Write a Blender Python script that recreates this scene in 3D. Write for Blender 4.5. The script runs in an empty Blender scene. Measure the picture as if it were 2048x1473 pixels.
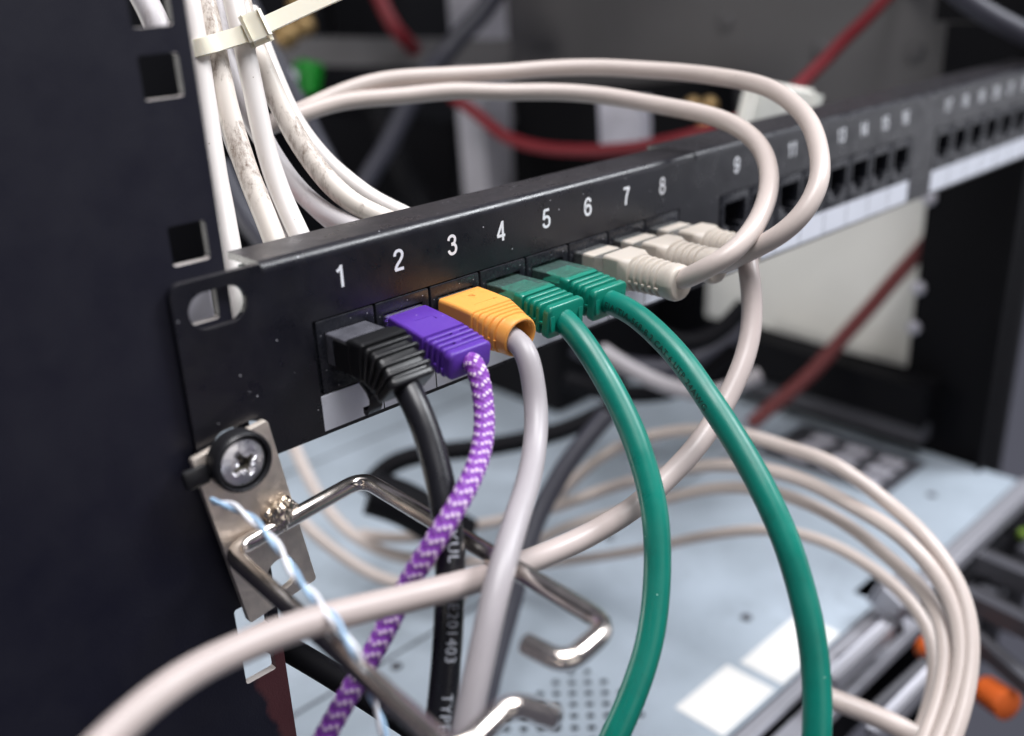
import bpy, bmesh, math, random
from mathutils import Vector, Matrix, noise
random.seed(7)
MM = 0.001
SC = bpy.context.scene
COL = SC.collection

# ------------------------------------------------------------------ camera, world, lights
CAM_R = ((0.7170540848453685, -0.6958384431887255, -0.04052530551719269),
         (-0.29043433876477137, -0.24542453824299026, -0.9248863124160097),
         (0.6336255473644044, 0.6749634486465955, -0.37807804580304993))
CAM_C = Vector((-79.58679613020334, -181.52505982119501, 99.62462266559147))   # mm
F_PX = 1997.3264817146085                                                       # at 2048 px width
cam_data = bpy.data.cameras.new('camera')
cam_data.sensor_fit = 'HORIZONTAL'; cam_data.sensor_width = 36.0
cam_data.lens = F_PX / 2048 * 36.0
cam_data.clip_start = 0.01; cam_data.clip_end = 20.0
cam_data.dof.use_dof = True; cam_data.dof.focus_distance = 0.244; cam_data.dof.aperture_fstop = 6.3
cam_data.dof.aperture_blades = 9
cam = bpy.data.objects.new('camera', cam_data); COL.objects.link(cam)
_r = Vector(CAM_R[0]); _u = -Vector(CAM_R[1]); _b = -Vector(CAM_R[2])
cam.matrix_world = Matrix(((_r.x, _u.x, _b.x, CAM_C.x * MM), (_r.y, _u.y, _b.y, CAM_C.y * MM),
                           (_r.z, _u.z, _b.z, CAM_C.z * MM), (0, 0, 0, 1)))
SC.camera = cam

world = bpy.data.worlds.new('World'); SC.world = world; world.use_nodes = True
bgn = world.node_tree.nodes['Background']
bgn.inputs[0].default_value = (0.66, 0.67, 0.85, 1); bgn.inputs[1].default_value = 0.14

def area(name, loc, target, sx, sy, watts, colour, spread=180):
    l = bpy.data.lights.new(name, 'AREA'); l.shape = 'RECTANGLE'; l.size = sx; l.size_y = sy
    l.energy = watts; l.color = colour; l.spread = math.radians(spread)
    o = bpy.data.objects.new(name, l); COL.objects.link(o); o.location = loc
    o.rotation_euler = (Vector(target) - Vector(loc)).to_track_quat('-Z', 'Y').to_euler()
    return o
area('ceiling_lamp', (0.10, -0.22, 0.90), (0.12, -0.10, -0.1), 0.60, 0.45, 3.0, (0.99, 0.98, 1.0), 80)
area('window_lamp', (0.85, -0.46, 0.85), (0.15, 0.0, 0.0), 0.36, 0.40, 13.6, (0.93, 0.96, 1.0))
area('front_fill', (-0.10, -1.25, 0.30), (0.25, 0.1, -0.05), 0.9, 0.7, 2.2, (1.0, 0.96, 0.90))  # added fill from the front, brightens the metal and the cream panel
area('side_lamp', (1.35, -0.62, 0.10), (0.2, 0.0, 0.0), 0.7, 0.8, 2.0, (0.94, 0.95, 1.0))
area('rear_fill', (-0.10, 0.40, 0.02), (0.48, 0.20, -0.08), 0.25, 0.30, 1.25, (1.0, 0.97, 0.92))  # added fill inside the rack, brightens the cream side panel
SC.view_settings.view_transform = 'Standard'; SC.view_settings.look = 'None'
SC.view_settings.exposure = 0.0; SC.view_settings.gamma = 1.0
SC.view_settings.use_curve_mapping = False
SC.cycles.max_bounces = 10; SC.cycles.transmission_bounces = 8; SC.cycles.use_denoising = True

# ------------------------------------------------------------------ geometry helpers (all in mm)
def W(u, v, d):
    """point at camera depth d (mm) seen at photo position (u, v)"""
    a = (u - 1024) / F_PX; b = (v - 736.5) / F_PX
    R = CAM_R
    return CAM_C + d * Vector((R[0][i] * a + R[1][i] * b + R[2][i] for i in range(3)))
def on(u, v, ax, val):
    d = W(u, v, 1.0) - CAM_C
    return CAM_C + d * ((val - CAM_C[ax]) / d[ax])

def link(name, bm_or_mesh, mats, parent=None, smooth=True, origin=None, autosmooth=35):
    """a mesh object whose geometry is given in world millimetres"""
    if isinstance(bm_or_mesh, bmesh.types.BMesh):
        me = bpy.data.meshes.new(name)
        bmesh.ops.recalc_face_normals(bm_or_mesh, faces=bm_or_mesh.faces)
        bm_or_mesh.to_mesh(me); bm_or_mesh.free()
    else:
        me = bm_or_mesh
    o = bpy.data.objects.new(name, me); COL.objects.link(o)
    if not isinstance(mats, (list, tuple)): mats = [mats]
    for m in mats: me.materials.append(m)
    org = Vector((0, 0, 0))
    p = parent
    while p is not None:
        org = org + Vector(p['org']) if False else org
        p = p.parent
    base = Vector(parent['_org']) if parent is not None else (Vector(origin) if origin is not None else None)
    if base is None:
        base = Vector((0, 0, 0))
        n = len(me.vertices)
        if n:
            for v in me.vertices: base += v.co
            base /= n
    for v in me.vertices: v.co = (v.co - base) * MM
    if smooth:
        for f in me.polygons: f.use_smooth = True
        if autosmooth and autosmooth < 180:
            me.set_sharp_from_angle(angle=math.radians(autosmooth))
        for f in me.polygons: f.use_smooth = max(abs(f.normal.x), abs(f.normal.y), abs(f.normal.z)) < 0.9995 or f.area < 1e-7
    ORG[o.name] = base
    o['_org'] = list(base)
    if parent is not None:
        o.parent = parent
    else:
        o.location = base * MM
    return o
ORG = {}
def empty(name, org):
    o = bpy.data.objects.new(name, None); COL.objects.link(o)
    o.empty_display_size = 0.01
    o.location = Vector(org) * MM; o['_org'] = list(org)
    return o
def tag(o, label, cat, group=None, kind=None):
    o['label'] = label; o['category'] = cat
    if group: o['group'] = group
    if kind: o['kind'] = kind
    return o

def add_box(bm, x0, x1, y0, y1, z0, z1, bev=0.0, mi=0, M=None):
    r = bmesh.ops.create_cube(bm, size=1.0)
    vs = r['verts']
    for v in vs:
        v.co = Vector(((x0 + x1) / 2 + v.co.x * (x1 - x0), (y0 + y1) / 2 + v.co.y * (y1 - y0), (z0 + z1) / 2 + v.co.z * (z1 - z0)))
        if M is not None: v.co = M @ v.co
    fs = set(f for v in vs for f in v.link_faces)
    for f in fs: f.material_index = mi
    if bev > 0:
        es = list(set(e for v in vs for e in v.link_edges))
        bmesh.ops.bevel(bm, geom=es, offset=bev, segments=2, profile=0.5, affect='EDGES', clamp_overlap=True, material=-1)
def box_between(bm, a, b, w, h, bev=0.0, up=(0, 0, 1), mi=0):
    a = Vector(a); b = Vector(b); d = b - a; L = d.length; d.normalize()
    s = d.cross(Vector(up)).normalized(); u2 = s.cross(d)
    M = Matrix(((s.x, d.x, u2.x, a.x), (s.y, d.y, u2.y, a.y), (s.z, d.z, u2.z, a.z), (0, 0, 0, 1)))
    add_box(bm, -w / 2, w / 2, 0, L, -h / 2, h / 2, bev, mi, M)

def catmull(pts, step=1.0):
    """pts: list of (Vector, r) -> dense list of (Vector, r)"""
    out = []
    n = len(pts)
    P = [p for p, r in pts]; Rr = [r for p, r in pts]
    for i in range(n - 1):
        p0 = P[i - 1] if i > 0 else P[i] * 2 - P[i + 1]
        p1, p2 = P[i], P[i + 1]
        p3 = P[i + 2] if i + 2 < n else P[i + 1] * 2 - P[i]
        t0 = 0.0; t1 = t0 + max(1e-4, (p1 - p0).length) ** .5; t2 = t1 + max(1e-4, (p2 - p1).length) ** .5; t3 = t2 + max(1e-4, (p3 - p2).length) ** .5
        k = max(2, int((p2 - p1).length / step))
        for j in range(k):
            f = j / k; t = t1 + (t2 - t1) * f
            A1 = p0 * ((t1 - t) / (t1 - t0)) + p1 * ((t - t0) / (t1 - t0))
            A2 = p1 * ((t2 - t) / (t2 - t1)) + p2 * ((t - t1) / (t2 - t1))
            A3 = p2 * ((t3 - t) / (t3 - t2)) + p3 * ((t - t2) / (t3 - t2))
            B1 = A1 * ((t2 - t) / (t2 - t0)) + A2 * ((t - t0) / (t2 - t0))
            B2 = A2 * ((t3 - t) / (t3 - t1)) + A3 * ((t - t1) / (t3 - t1))
            out.append((B1 * ((t2 - t) / (t2 - t1)) + B2 * ((t - t1) / (t2 - t1)), Rr[i] + (Rr[i + 1] - Rr[i]) * f))
    out.append((P[-1].copy(), Rr[-1]))
    return out
def smooth_path(d, it=3):
    for _ in range(it):
        q = [d[0]]
        for i in range(1, len(d) - 1):
            q.append(((d[i - 1][0] + d[i][0] * 2 + d[i + 1][0]) / 4, d[i][1]))
        q.append(d[-1]); d = q
    return d
def frames(d, ref=None):
    n = len(d); T = []
    for i in range(n):
        a = d[max(0, i - 1)][0]; b = d[min(n - 1, i + 1)][0]
        T.append((b - a).normalized())
    N = Vector(ref) if ref is not None else Vector((0, 0, 1))
    if abs(N.dot(T[0])) > 0.95: N = Vector((0, 1, 0)) if ref is None else Vector((1, 0, 0))
    fr = []; s = 0.0
    for i in range(n):
        N = (N - T[i] * N.dot(T[i])).normalized()
        B = T[i].cross(N)
        if i: s += (d[i][0] - d[i - 1][0]).length
        fr.append((d[i][0], N.copy(), B, d[i][1], s))
    return fr
def tube_bm(bm, fr, sides=20, mod=None, mi=0, caps=True, wob=0.0, seed=0):
    uvl = bm.loops.layers.uv.verify()
    rings = []
    for (p, N, B, r, s) in fr:
        ring = []
        w = 1.0
        if wob: w = 1 + wob * noise.noise(Vector((s * 0.12, seed * 3.7, 0)))
        for k in range(sides):
            a = 2 * math.pi * k / sides
            rr = r * w * (1 if mod is None else mod(s, k / sides))
            ring.append(bm.verts.new(p + (N * math.cos(a) + B * math.sin(a)) * rr))
        rings.append(ring)
    for i in range(len(rings) - 1):
        for k in range(sides):
            k2 = (k + 1) % sides
            f = bm.faces.new((rings[i][k], rings[i][k2], rings[i + 1][k2], rings[i + 1][k])); f.material_index = mi
            us = (k / sides, (k + 1) / sides, (k + 1) / sides, k / sides)
            vs = (fr[i][4], fr[i][4], fr[i + 1][4], fr[i + 1][4])
            for lp, uu, vv in zip(f.loops, us, vs): lp[uvl].uv = (uu, vv)
    if caps:
        for ring in (rings[0], rings[-1]):
            try:
                f = bm.faces.new(ring); f.material_index = mi
            except ValueError: pass
def tube(name, pts, r, m, parent=None, sides=20, step=1.0, mod=None, ref=None, wob=0.012, smooth=30, seed=0):
    """pts: Vectors (mm) or (Vector, r)"""
    pp = [(p if isinstance(p, tuple) else (Vector(p), r)) for p in pts]
    dd = smooth_path(catmull(pp, step), smooth); acc = 0.0
    for i in range(1, len(dd)):
        acc += (dd[i][0] - dd[i - 1][0]).length
        q = Vector((acc * .045, seed * 5.3 + 1.7, r)); k_ = min(1.0, acc / 30.0) * r * .10
        dd[i] = (dd[i][0] + Vector((noise.noise(q), noise.noise(q + Vector((0, 9, 0))), noise.noise(q + Vector((0, 0, 9))))) * k_, dd[i][1])
    fr = frames(dd, ref)
    bm = bmesh.new(); tube_bm(bm, fr, sides, mod, wob=wob, seed=seed)
    return link(name, bm, m, parent, autosmooth=60), fr

def fillet(pts, rad, n=7):
    """polyline with rounded corners"""
    out = [Vector(pts[0])]
    for i in range(1, len(pts) - 1):
        a, b, c = Vector(pts[i - 1]), Vector(pts[i]), Vector(pts[i + 1])
        d1 = (a - b); d2 = (c - b); l = min(rad, d1.length * .45, d2.length * .45)
        s = b + d1.normalized() * l; e = b + d2.normalized() * l
        for k in range(n + 1):
            t = k / n
            out.append(s * (1 - t) ** 2 + b * 2 * t * (1 - t) + e * t ** 2)
    out.append(Vector(pts[-1]))
    return out

def plate_mesh(outer, holes, thick, fn):
    """flat plate with holes: outlines are (a, b) lists in mm; fn maps (a, b, c) to world mm, c in 0..thick"""
    cu = bpy.data.curves.new('tmp', 'CURVE'); cu.dimensions = '2D'; cu.fill_mode = 'BOTH'; cu.extrude = thick / 2
    for loop in [outer] + holes:
        sp = cu.splines.new('POLY'); sp.points.add(len(loop) - 1)
        for p, q in zip(sp.points, loop): p.co = (q[0], q[1], 0, 1)
        sp.use_cyclic_u = True
    ob = bpy.data.objects.new('tmp', cu); COL.objects.link(ob)
    dg = bpy.context.evaluated_depsgraph_get(); dg.update()
    me = bpy.data.meshes.new_from_object(ob.evaluated_get(dg))
    bpy.data.objects.remove(ob); bpy.data.curves.remove(cu)
    me.materials.clear()
    for v in me.vertices:
        v.co = Vector(fn(v.co.x, v.co.y, v.co.z + thick / 2))
    bm = bmesh.new(); bm.from_mesh(me); bpy.data.meshes.remove(me)
    bmesh.ops.remove_doubles(bm, verts=bm.verts, dist=1e-4)
    for f in bm.faces: f.material_index = 0
    return bm
def rrect(x0, x1, y0, y1, r, n=5):
    out = []
    for cx, cy, a0 in ((x1 - r, y1 - r, 0), (x0 + r, y1 - r, 90), (x0 + r, y0 + r, 180), (x1 - r, y0 + r, 270)):
        for k in range(n + 1):
            a = math.radians(a0 + 90 * k / n)
            out.append((cx + r * math.cos(a), cy + r * math.sin(a)))
    return out
def circ(cx, cy, r, n=20):
    return [(cx + r * math.cos(2 * math.pi * k / n), cy + r * math.sin(2 * math.pi * k / n)) for k in range(n)]
def bevel_sharp(bm, off, cond, seg=3):
    bmesh.ops.recalc_face_normals(bm, faces=bm.faces)
    es = []
    for e in bm.edges:
        if len(e.link_faces) == 2 and e.link_faces[0].normal.angle(e.link_faces[1].normal, 0) > 0.9 and cond(e): es.append(e)
    if es: bmesh.ops.bevel(bm, geom=es, offset=off, segments=seg, profile=0.5, affect='EDGES', clamp_overlap=True)

def text_bm(s, size, bold=0.0, sub=0, spacing=1.0, align='CENTER'):
    cu = bpy.data.curves.new('tmp', 'FONT'); cu.body = s; cu.size = size; cu.align_x = align; cu.align_y = 'CENTER'
    cu.offset = bold; cu.space_character = spacing; cu.resolution_u = 4
    ob = bpy.data.objects.new('tmp', cu); COL.objects.link(ob)
    dg = bpy.context.evaluated_depsgraph_get(); dg.update()
    me = bpy.data.meshes.new_from_object(ob.evaluated_get(dg))
    bpy.data.objects.remove(ob); bpy.data.curves.remove(cu); me.materials.clear()
    bm = bmesh.new(); bm.from_mesh(me); bpy.data.meshes.remove(me)
    bmesh.ops.triangulate(bm, faces=bm.faces)
    for _ in range(sub):
        es = [e for e in bm.edges if e.calc_length() > 0.35]
        if es: bmesh.ops.subdivide_edges(bm, edges=es, cuts=1); bmesh.ops.triangulate(bm, faces=bm.faces)
    return bm
def text_on_tube(name, s, size, fr, s0, ang, m, parent, lift=0.03, flip=False, bold=0.0, spacing=1.1, sx=1.0):
    """print along a cable: text x runs along the cable from s0, y runs round it about angle ang"""
    bm = text_bm(s, size, bold, sub=3, spacing=spacing, align='LEFT')
    if isinstance(ang, tuple):        # a world direction the print should face, then turned by some degrees
        dv = Vector(ang[:3]); q = next((f for f in fr if f[4] >= s0), fr[-1])
        ang = math.atan2(dv.dot(q[2]), dv.dot(q[1])) + math.radians(ang[3])
    for v in bm.verts:
        x, y = v.co.x * sx, v.co.y
        if flip: x, y = -x, -y
        q = s0 + x
        i = 0
        while i < len(fr) - 2 and fr[i + 1][4] < q: i += 1
        p0, N0, B0, r, sa = fr[i]; p1 = fr[i + 1][0]; sb = fr[i + 1][4]
        t = (q - sa) / max(1e-6, sb - sa)
        a = ang - y / r
        v.co = p0.lerp(p1, t) + (N0 * math.cos(a) + B0 * math.sin(a)) * (r * 1.012 + lift)
    return link(name, bm, m, parent, smooth=False)

# ------------------------------------------------------------------ materials
def mat(name, base, rough=0.5, metal=0.0, spec=0.5, bump=0.0, bscale=2000, var=0.0, vscale=300, trans=0.0, ior=1.45,
        coat=0.0, sss=0.0, specks=0.0, speck_col=(0.6, 0.6, 0.65), stain=0.0, stain_col=(0.12, 0.07, 0.04), stain_scale=120, rvar=0.0):
    m = bpy.data.materials.new(name); m.use_nodes = True
    nt = m.node_tree; nd = nt.nodes; lk = nt.links
    bs = nd['Principled BSDF']
    bs.inputs['Base Color'].default_value = (*base, 1); bs.inputs['Roughness'].default_value = rough
    bs.inputs['Metallic'].default_value = metal; bs.inputs['Specular IOR Level'].default_value = spec
    bs.inputs['IOR'].default_value = ior
    if trans: bs.inputs['Transmission Weight'].default_value = trans
    if coat: bs.inputs['Coat Weight'].default_value = coat; bs.inputs['Coat Roughness'].default_value = 0.12
    if sss:
        bs.inputs['Subsurface Weight'].default_value = sss; bs.inputs['Subsurface Radius'].default_value = (1, .8, .6)
        bs.inputs['Subsurface Scale'].default_value = 0.0008
    tc = nd.new('ShaderNodeTexCoord')
    col = None
    def nz(scale, detail=3, rough_=0.55, stretch=None):
        t = nd.new('ShaderNodeTexNoise'); t.inputs['Scale'].default_value = scale; t.inputs['Detail'].default_value = detail
        t.inputs['Roughness'].default_value = rough_
        if stretch:
            mp = nd.new('ShaderNodeMapping'); mp.inputs['Scale'].default_value = stretch
            lk.new(tc.outputs['Object'], mp.inputs[0]); lk.new(mp.outputs[0], t.inputs['Vector'])
        else: lk.new(tc.outputs['Object'], t.inputs['Vector'])
        return t
    def ramp(src, a, b, c0=(0, 0, 0, 1), c1=(1, 1, 1, 1)):
        r = nd.new('ShaderNodeValToRGB'); r.color_ramp.elements[0].position = a; r.color_ramp.elements[1].position = b
        r.color_ramp.elements[0].color = c0; r.color_ramp.elements[1].color = c1
        lk.new(src, r.inputs[0]); return r.outputs[0]
    def mix(fac, c_a, c_b):
        x = nd.new('ShaderNodeMix'); x.data_type = 'RGBA'
        lk.new(fac, x.inputs[0])
        for sock, c in ((x.inputs[6], c_a), (x.inputs[7], c_b)):
            if isinstance(c, (tuple, list)): sock.default_value = (*c[:3], 1)
            else: lk.new(c, sock)
        return x.outputs[2]
    cur = base
    if var:
        f = ramp(nz(vscale, 5).outputs[0], 0.3, 0.7)
        cur = mix(f, tuple(max(0, c * (1 - var)) for c in base), tuple(min(1, c * (1 + var)) for c in base))
    if stain:
        f = ramp(nz(stain_scale, 8, 0.7, (1, 1, .35)).outputs[0], 0.60 - .12 * stain, 0.60 - .12 * stain + 0.30 * (1.2 - stain))
        f2 = ramp(nz(stain_scale * 12, 6, 0.75, (1, 1, .3)).outputs[0], 0.40, 0.68)
        mu = nd.new('ShaderNodeMath'); mu.operation = 'MULTIPLY'; lk.new(f, mu.inputs[0]); lk.new(f2, mu.inputs[1])
        cur = mix(mu.outputs[0], cur, stain_col)
    if specks:
        v = nd.new('ShaderNodeTexVoronoi'); v.inputs['Scale'].default_value = 620
        lk.new(tc.outputs['Object'], v.inputs['Vector'])
        lt = nd.new('ShaderNodeMath'); lt.operation = 'LESS_THAN'; lk.new(v.outputs['Distance'], lt.inputs[0]); lt.inputs[1].default_value = 0.10
        sep = nd.new('ShaderNodeSeparateColor'); lk.new(v.outputs['Color'], sep.inputs[0])
        gt = nd.new('ShaderNodeMath'); gt.operation = 'GREATER_THAN'; lk.new(sep.outputs[0], gt.inputs[0]); gt.inputs[1].default_value = 1 - specks
        mu = nd.new('ShaderNodeMath'); mu.operation = 'MULTIPLY'; lk.new(lt.outputs[0], mu.inputs[0]); lk.new(gt.outputs[0], mu.inputs[1])
        cur = mix(mu.outputs[0], cur, speck_col)
    if not isinstance(cur, tuple): lk.new(cur, bs.inputs['Base Color'])
    if rvar:
        mr = nd.new('ShaderNodeMapRange'); lk.new(nz(vscale * 1.7, 5).outputs[0], mr.inputs[0])
        mr.inputs[1].default_value = 0.3; mr.inputs[2].default_value = 0.7
        mr.inputs[3].default_value = max(0.02, rough - rvar); mr.inputs[4].default_value = min(1, rough + rvar)
        lk.new(mr.outputs[0], bs.inputs['Roughness'])
    if bump:
        b = nd.new('ShaderNodeBump'); b.inputs['Strength'].default_value = bump; b.inputs['Distance'].default_value = 0.0002
        lk.new(nz(bscale, 3).outputs[0], b.inputs['Height']); lk.new(b.outputs[0], bs.inputs['Normal'])
    return m

M = {}
M['panel'] = mat('panel_black_paint', (0.0055, 0.0055, 0.0095), 0.32, spec=0.75, bump=0.25, bscale=2600, specks=0.07, rvar=0.08, vscale=90, var=0.25)
M['rail'] = mat('rail_black_paint', (0.016, 0.016, 0.026), 0.5, spec=0.45, bump=0.3, bscale=2200, rvar=0.06, vscale=60, var=0.2)
M['jack'] = mat('jack_black_plastic', (0.014, 0.015, 0.020), 0.27, bump=0.12, bscale=900, rvar=0.12, vscale=300, specks=0.3, speck_col=(.3, .3, .33))
M['void'] = mat('socket_black', (0.003, 0.003, 0.004), 0.7)
M['white_paint'] = mat('white_lettering', (0.80, 0.82, 0.86), 0.55)
M['label'] = mat('label_paper', (0.70, 0.725, 0.80), 0.55, var=0.04, vscale=80, stain=0.15, stain_col=(.3, .3, .33), stain_scale=300)
M['line'] = mat('label_line', (0.01, 0.01, 0.012), 0.6)
M['pcb'] = mat('circuit_board_green', (0.01, 0.13, 0.09), 0.4)
M['black_cable'] = mat('black_cable_jacket', (0.010, 0.010, 0.013), 0.30, bump=0.08, bscale=700, rvar=0.08, vscale=150)
M['black_boot'] = mat('black_boot_rubber', (0.008, 0.008, 0.009), 0.34, bump=0.08, bscale=1500)
M['smoky_lit'] = mat('smoky_plastic_lit_top', (0.085, 0.085, 0.10), 0.22, bump=0.1, bscale=500, coat=0.4, var=.25, vscale=200)  # grey base carries the ceiling's reflection on the plug top
M['purple_boot'] = mat('purple_boot_plastic', (0.095, 0.032, 0.32), 0.40, bump=0.14, bscale=2500, sss=0.15, specks=0.12, speck_col=(.5, .4, .8))
M['orange_boot'] = mat('orange_boot_plastic', (0.78, 0.345, 0.075), 0.42, bump=0.06, bscale=1500, sss=0.25, specks=0.05, speck_col=(.6, .28, .06))
M['green_boot'] = mat('green_boot_plastic', (0.003, 0.185, 0.128), 0.34, bump=0.06, bscale=1200, coat=0.25, sss=0.1)
M['green_cable'] = mat('green_cable_jacket', (0.002, 0.16, 0.118), 0.35, bump=0.05, bscale=600, specks=0.05, speck_col=(.35, .6, .5), rvar=0.09, vscale=70, var=0.16, stain=0.3, stain_col=(.01, .06, .045))
M['beige_boot'] = mat('ivory_boot_plastic', (0.50, 0.45, 0.395), 0.38, bump=0.04, bscale=900, sss=0.25)
M['beige_cable'] = mat('ivory_cable_jacket', (0.52, 0.45, 0.415), 0.36, bump=0.06, bscale=600, var=0.04, vscale=60, specks=0.03, speck_col=(.15, .12, .1))
M['rose_cable'] = mat('rose_grey_jacket', (0.45, 0.385, 0.365), 0.36, bump=0.06, bscale=600, var=0.05, vscale=50, specks=0.04, speck_col=(.15, .12, .1))
M['grey_cable'] = mat('grey_cable_jacket', (0.36, 0.335, 0.35), 0.38, bump=0.06, bscale=600, var=0.05, vscale=60)
M['dirty_white'] = mat('dirty_white_jacket', (0.66, 0.60, 0.54), 0.42, bump=0.1, bscale=500, stain=1.0, stain_scale=70, stain_col=(.17, .115, .085), specks=0.16, speck_col=(.12, .08, .05))
M['clean_white'] = mat('white_jacket', (0.68, 0.64, 0.615), 0.40, bump=0.06, bscale=500, stain=0.2, stain_scale=60, stain_col=(.4, .32, .26), specks=0.04, speck_col=(.2, .15, .1))
M['grey_white'] = mat('greyish_jacket', (0.55, 0.52, 0.53), 0.45, bump=0.08, bscale=500, stain=0.5, stain_scale=60, stain_col=(.2, .15, .12))
M['tie'] = mat('nylon_tie', (0.74, 0.70, 0.58), 0.33, sss=0.4, bump=0.05, bscale=600)
M['clear'] = mat('clear_plastic', (0.92, 0.95, 0.95), 0.08, trans=0.92, ior=1.45, bump=0.05, bscale=400)
M['clear_green'] = mat('clear_green_plastic', (0.55, 0.88, 0.80), 0.08, trans=0.92, ior=1.4, bump=0.05, bscale=400)
M['lit_bare'] = mat('lit_bare_edge', (0.66, 0.61, 0.58), 0.45, metal=0.3)
M['nickel'] = mat('nickel_plate', (0.85, 0.77, 0.69), 0.55, metal=1.0, bump=0.2, bscale=900, rvar=0.10, vscale=220, stain=0.25, stain_col=(.34, .26, .17), stain_scale=260)
M['rod'] = mat('nickel_rod', (0.82, 0.75, 0.69), 0.20, metal=1.0, bump=0.04, bscale=900, rvar=0.06, vscale=120)
M['weld'] = mat('weld_bead', (0.72, 0.64, 0.55), 0.16, metal=1.0, bump=0.9, bscale=700, stain=0.8, stain_col=(.22, .15, .04), stain_scale=500)
M['screw'] = mat('zinc_screw', (0.88, 0.87, 0.90), 0.34, metal=1.0, bump=0.35, bscale=500, rvar=0.1, vscale=300, stain=0.2, stain_col=(.4, .36, .28), stain_scale=300)
M['recess_dark'] = mat('screw_recess_dark', (0.16, 0.145, 0.12), 0.45, metal=0.7, bump=0.3, bscale=700)
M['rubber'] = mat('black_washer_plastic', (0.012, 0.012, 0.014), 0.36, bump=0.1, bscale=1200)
M['blue_wire'] = mat('blue_wire_insulation', (0.32, 0.48, 0.66), 0.4)
M['white_wire'] = mat('white_wire_insulation', (0.80, 0.80, 0.84), 0.4)
M['red_cable'] = mat('red_cable_jacket', (0.15, 0.008, 0.014), 0.55)
M['faded_red'] = mat('faded_red_jacket', (0.14, 0.03, 0.03), 0.6)
M['red_wire'] = mat('red_wire', (0.6, 0.02, 0.03), 0.4)
M['dark_cable'] = mat('charcoal_cable_jacket', (0.040, 0.040, 0.055), 0.5)
M['dark_metal'] = mat('dark_enamel', (0.004, 0.004, 0.0055), 0.7, spec=0.15)
M['grey_metal'] = mat('grey_enamel', (0.09, 0.086, 0.09), 0.55, var=0.08, vscale=12)
M['cream'] = mat('cream_enamel', (0.90, 0.89, 0.84), 0.55, var=0.05, vscale=14)
M['server'] = mat('server_zinc_sheet', (0.36, 0.415, 0.475), 0.42, var=0.2, vscale=16, stain=0.5, stain_col=(.22, .25, .29), stain_scale=14, metal=0.0, spec=0.5)
M['steel'] = mat('bright_steel', (0.40, 0.40, 0.44), 0.45, metal=0.5)
M['sticker'] = mat('white_sticker', (0.74, 0.73, 0.71), 0.6)
M['bay'] = mat('drive_bay_grey', (0.055, 0.055, 0.065), 0.5)
M['orange_tab'] = mat('orange_tab_plastic', (0.70, 0.13, 0.02), 0.5)
M['post'] = mat('pale_post', (0.52, 0.51, 0.57), 0.6, var=0.12, vscale=40)
M['green_plug'] = mat('green_terminal', (0.0, 0.20, 0.012), 0.5)
M['brass'] = mat('brass', (0.30, 0.20, 0.09), 0.5, metal=0.7)
M['yellow'] = mat('lime_plastic', (0.12, 0.2, 0.02), 0.5)

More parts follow.
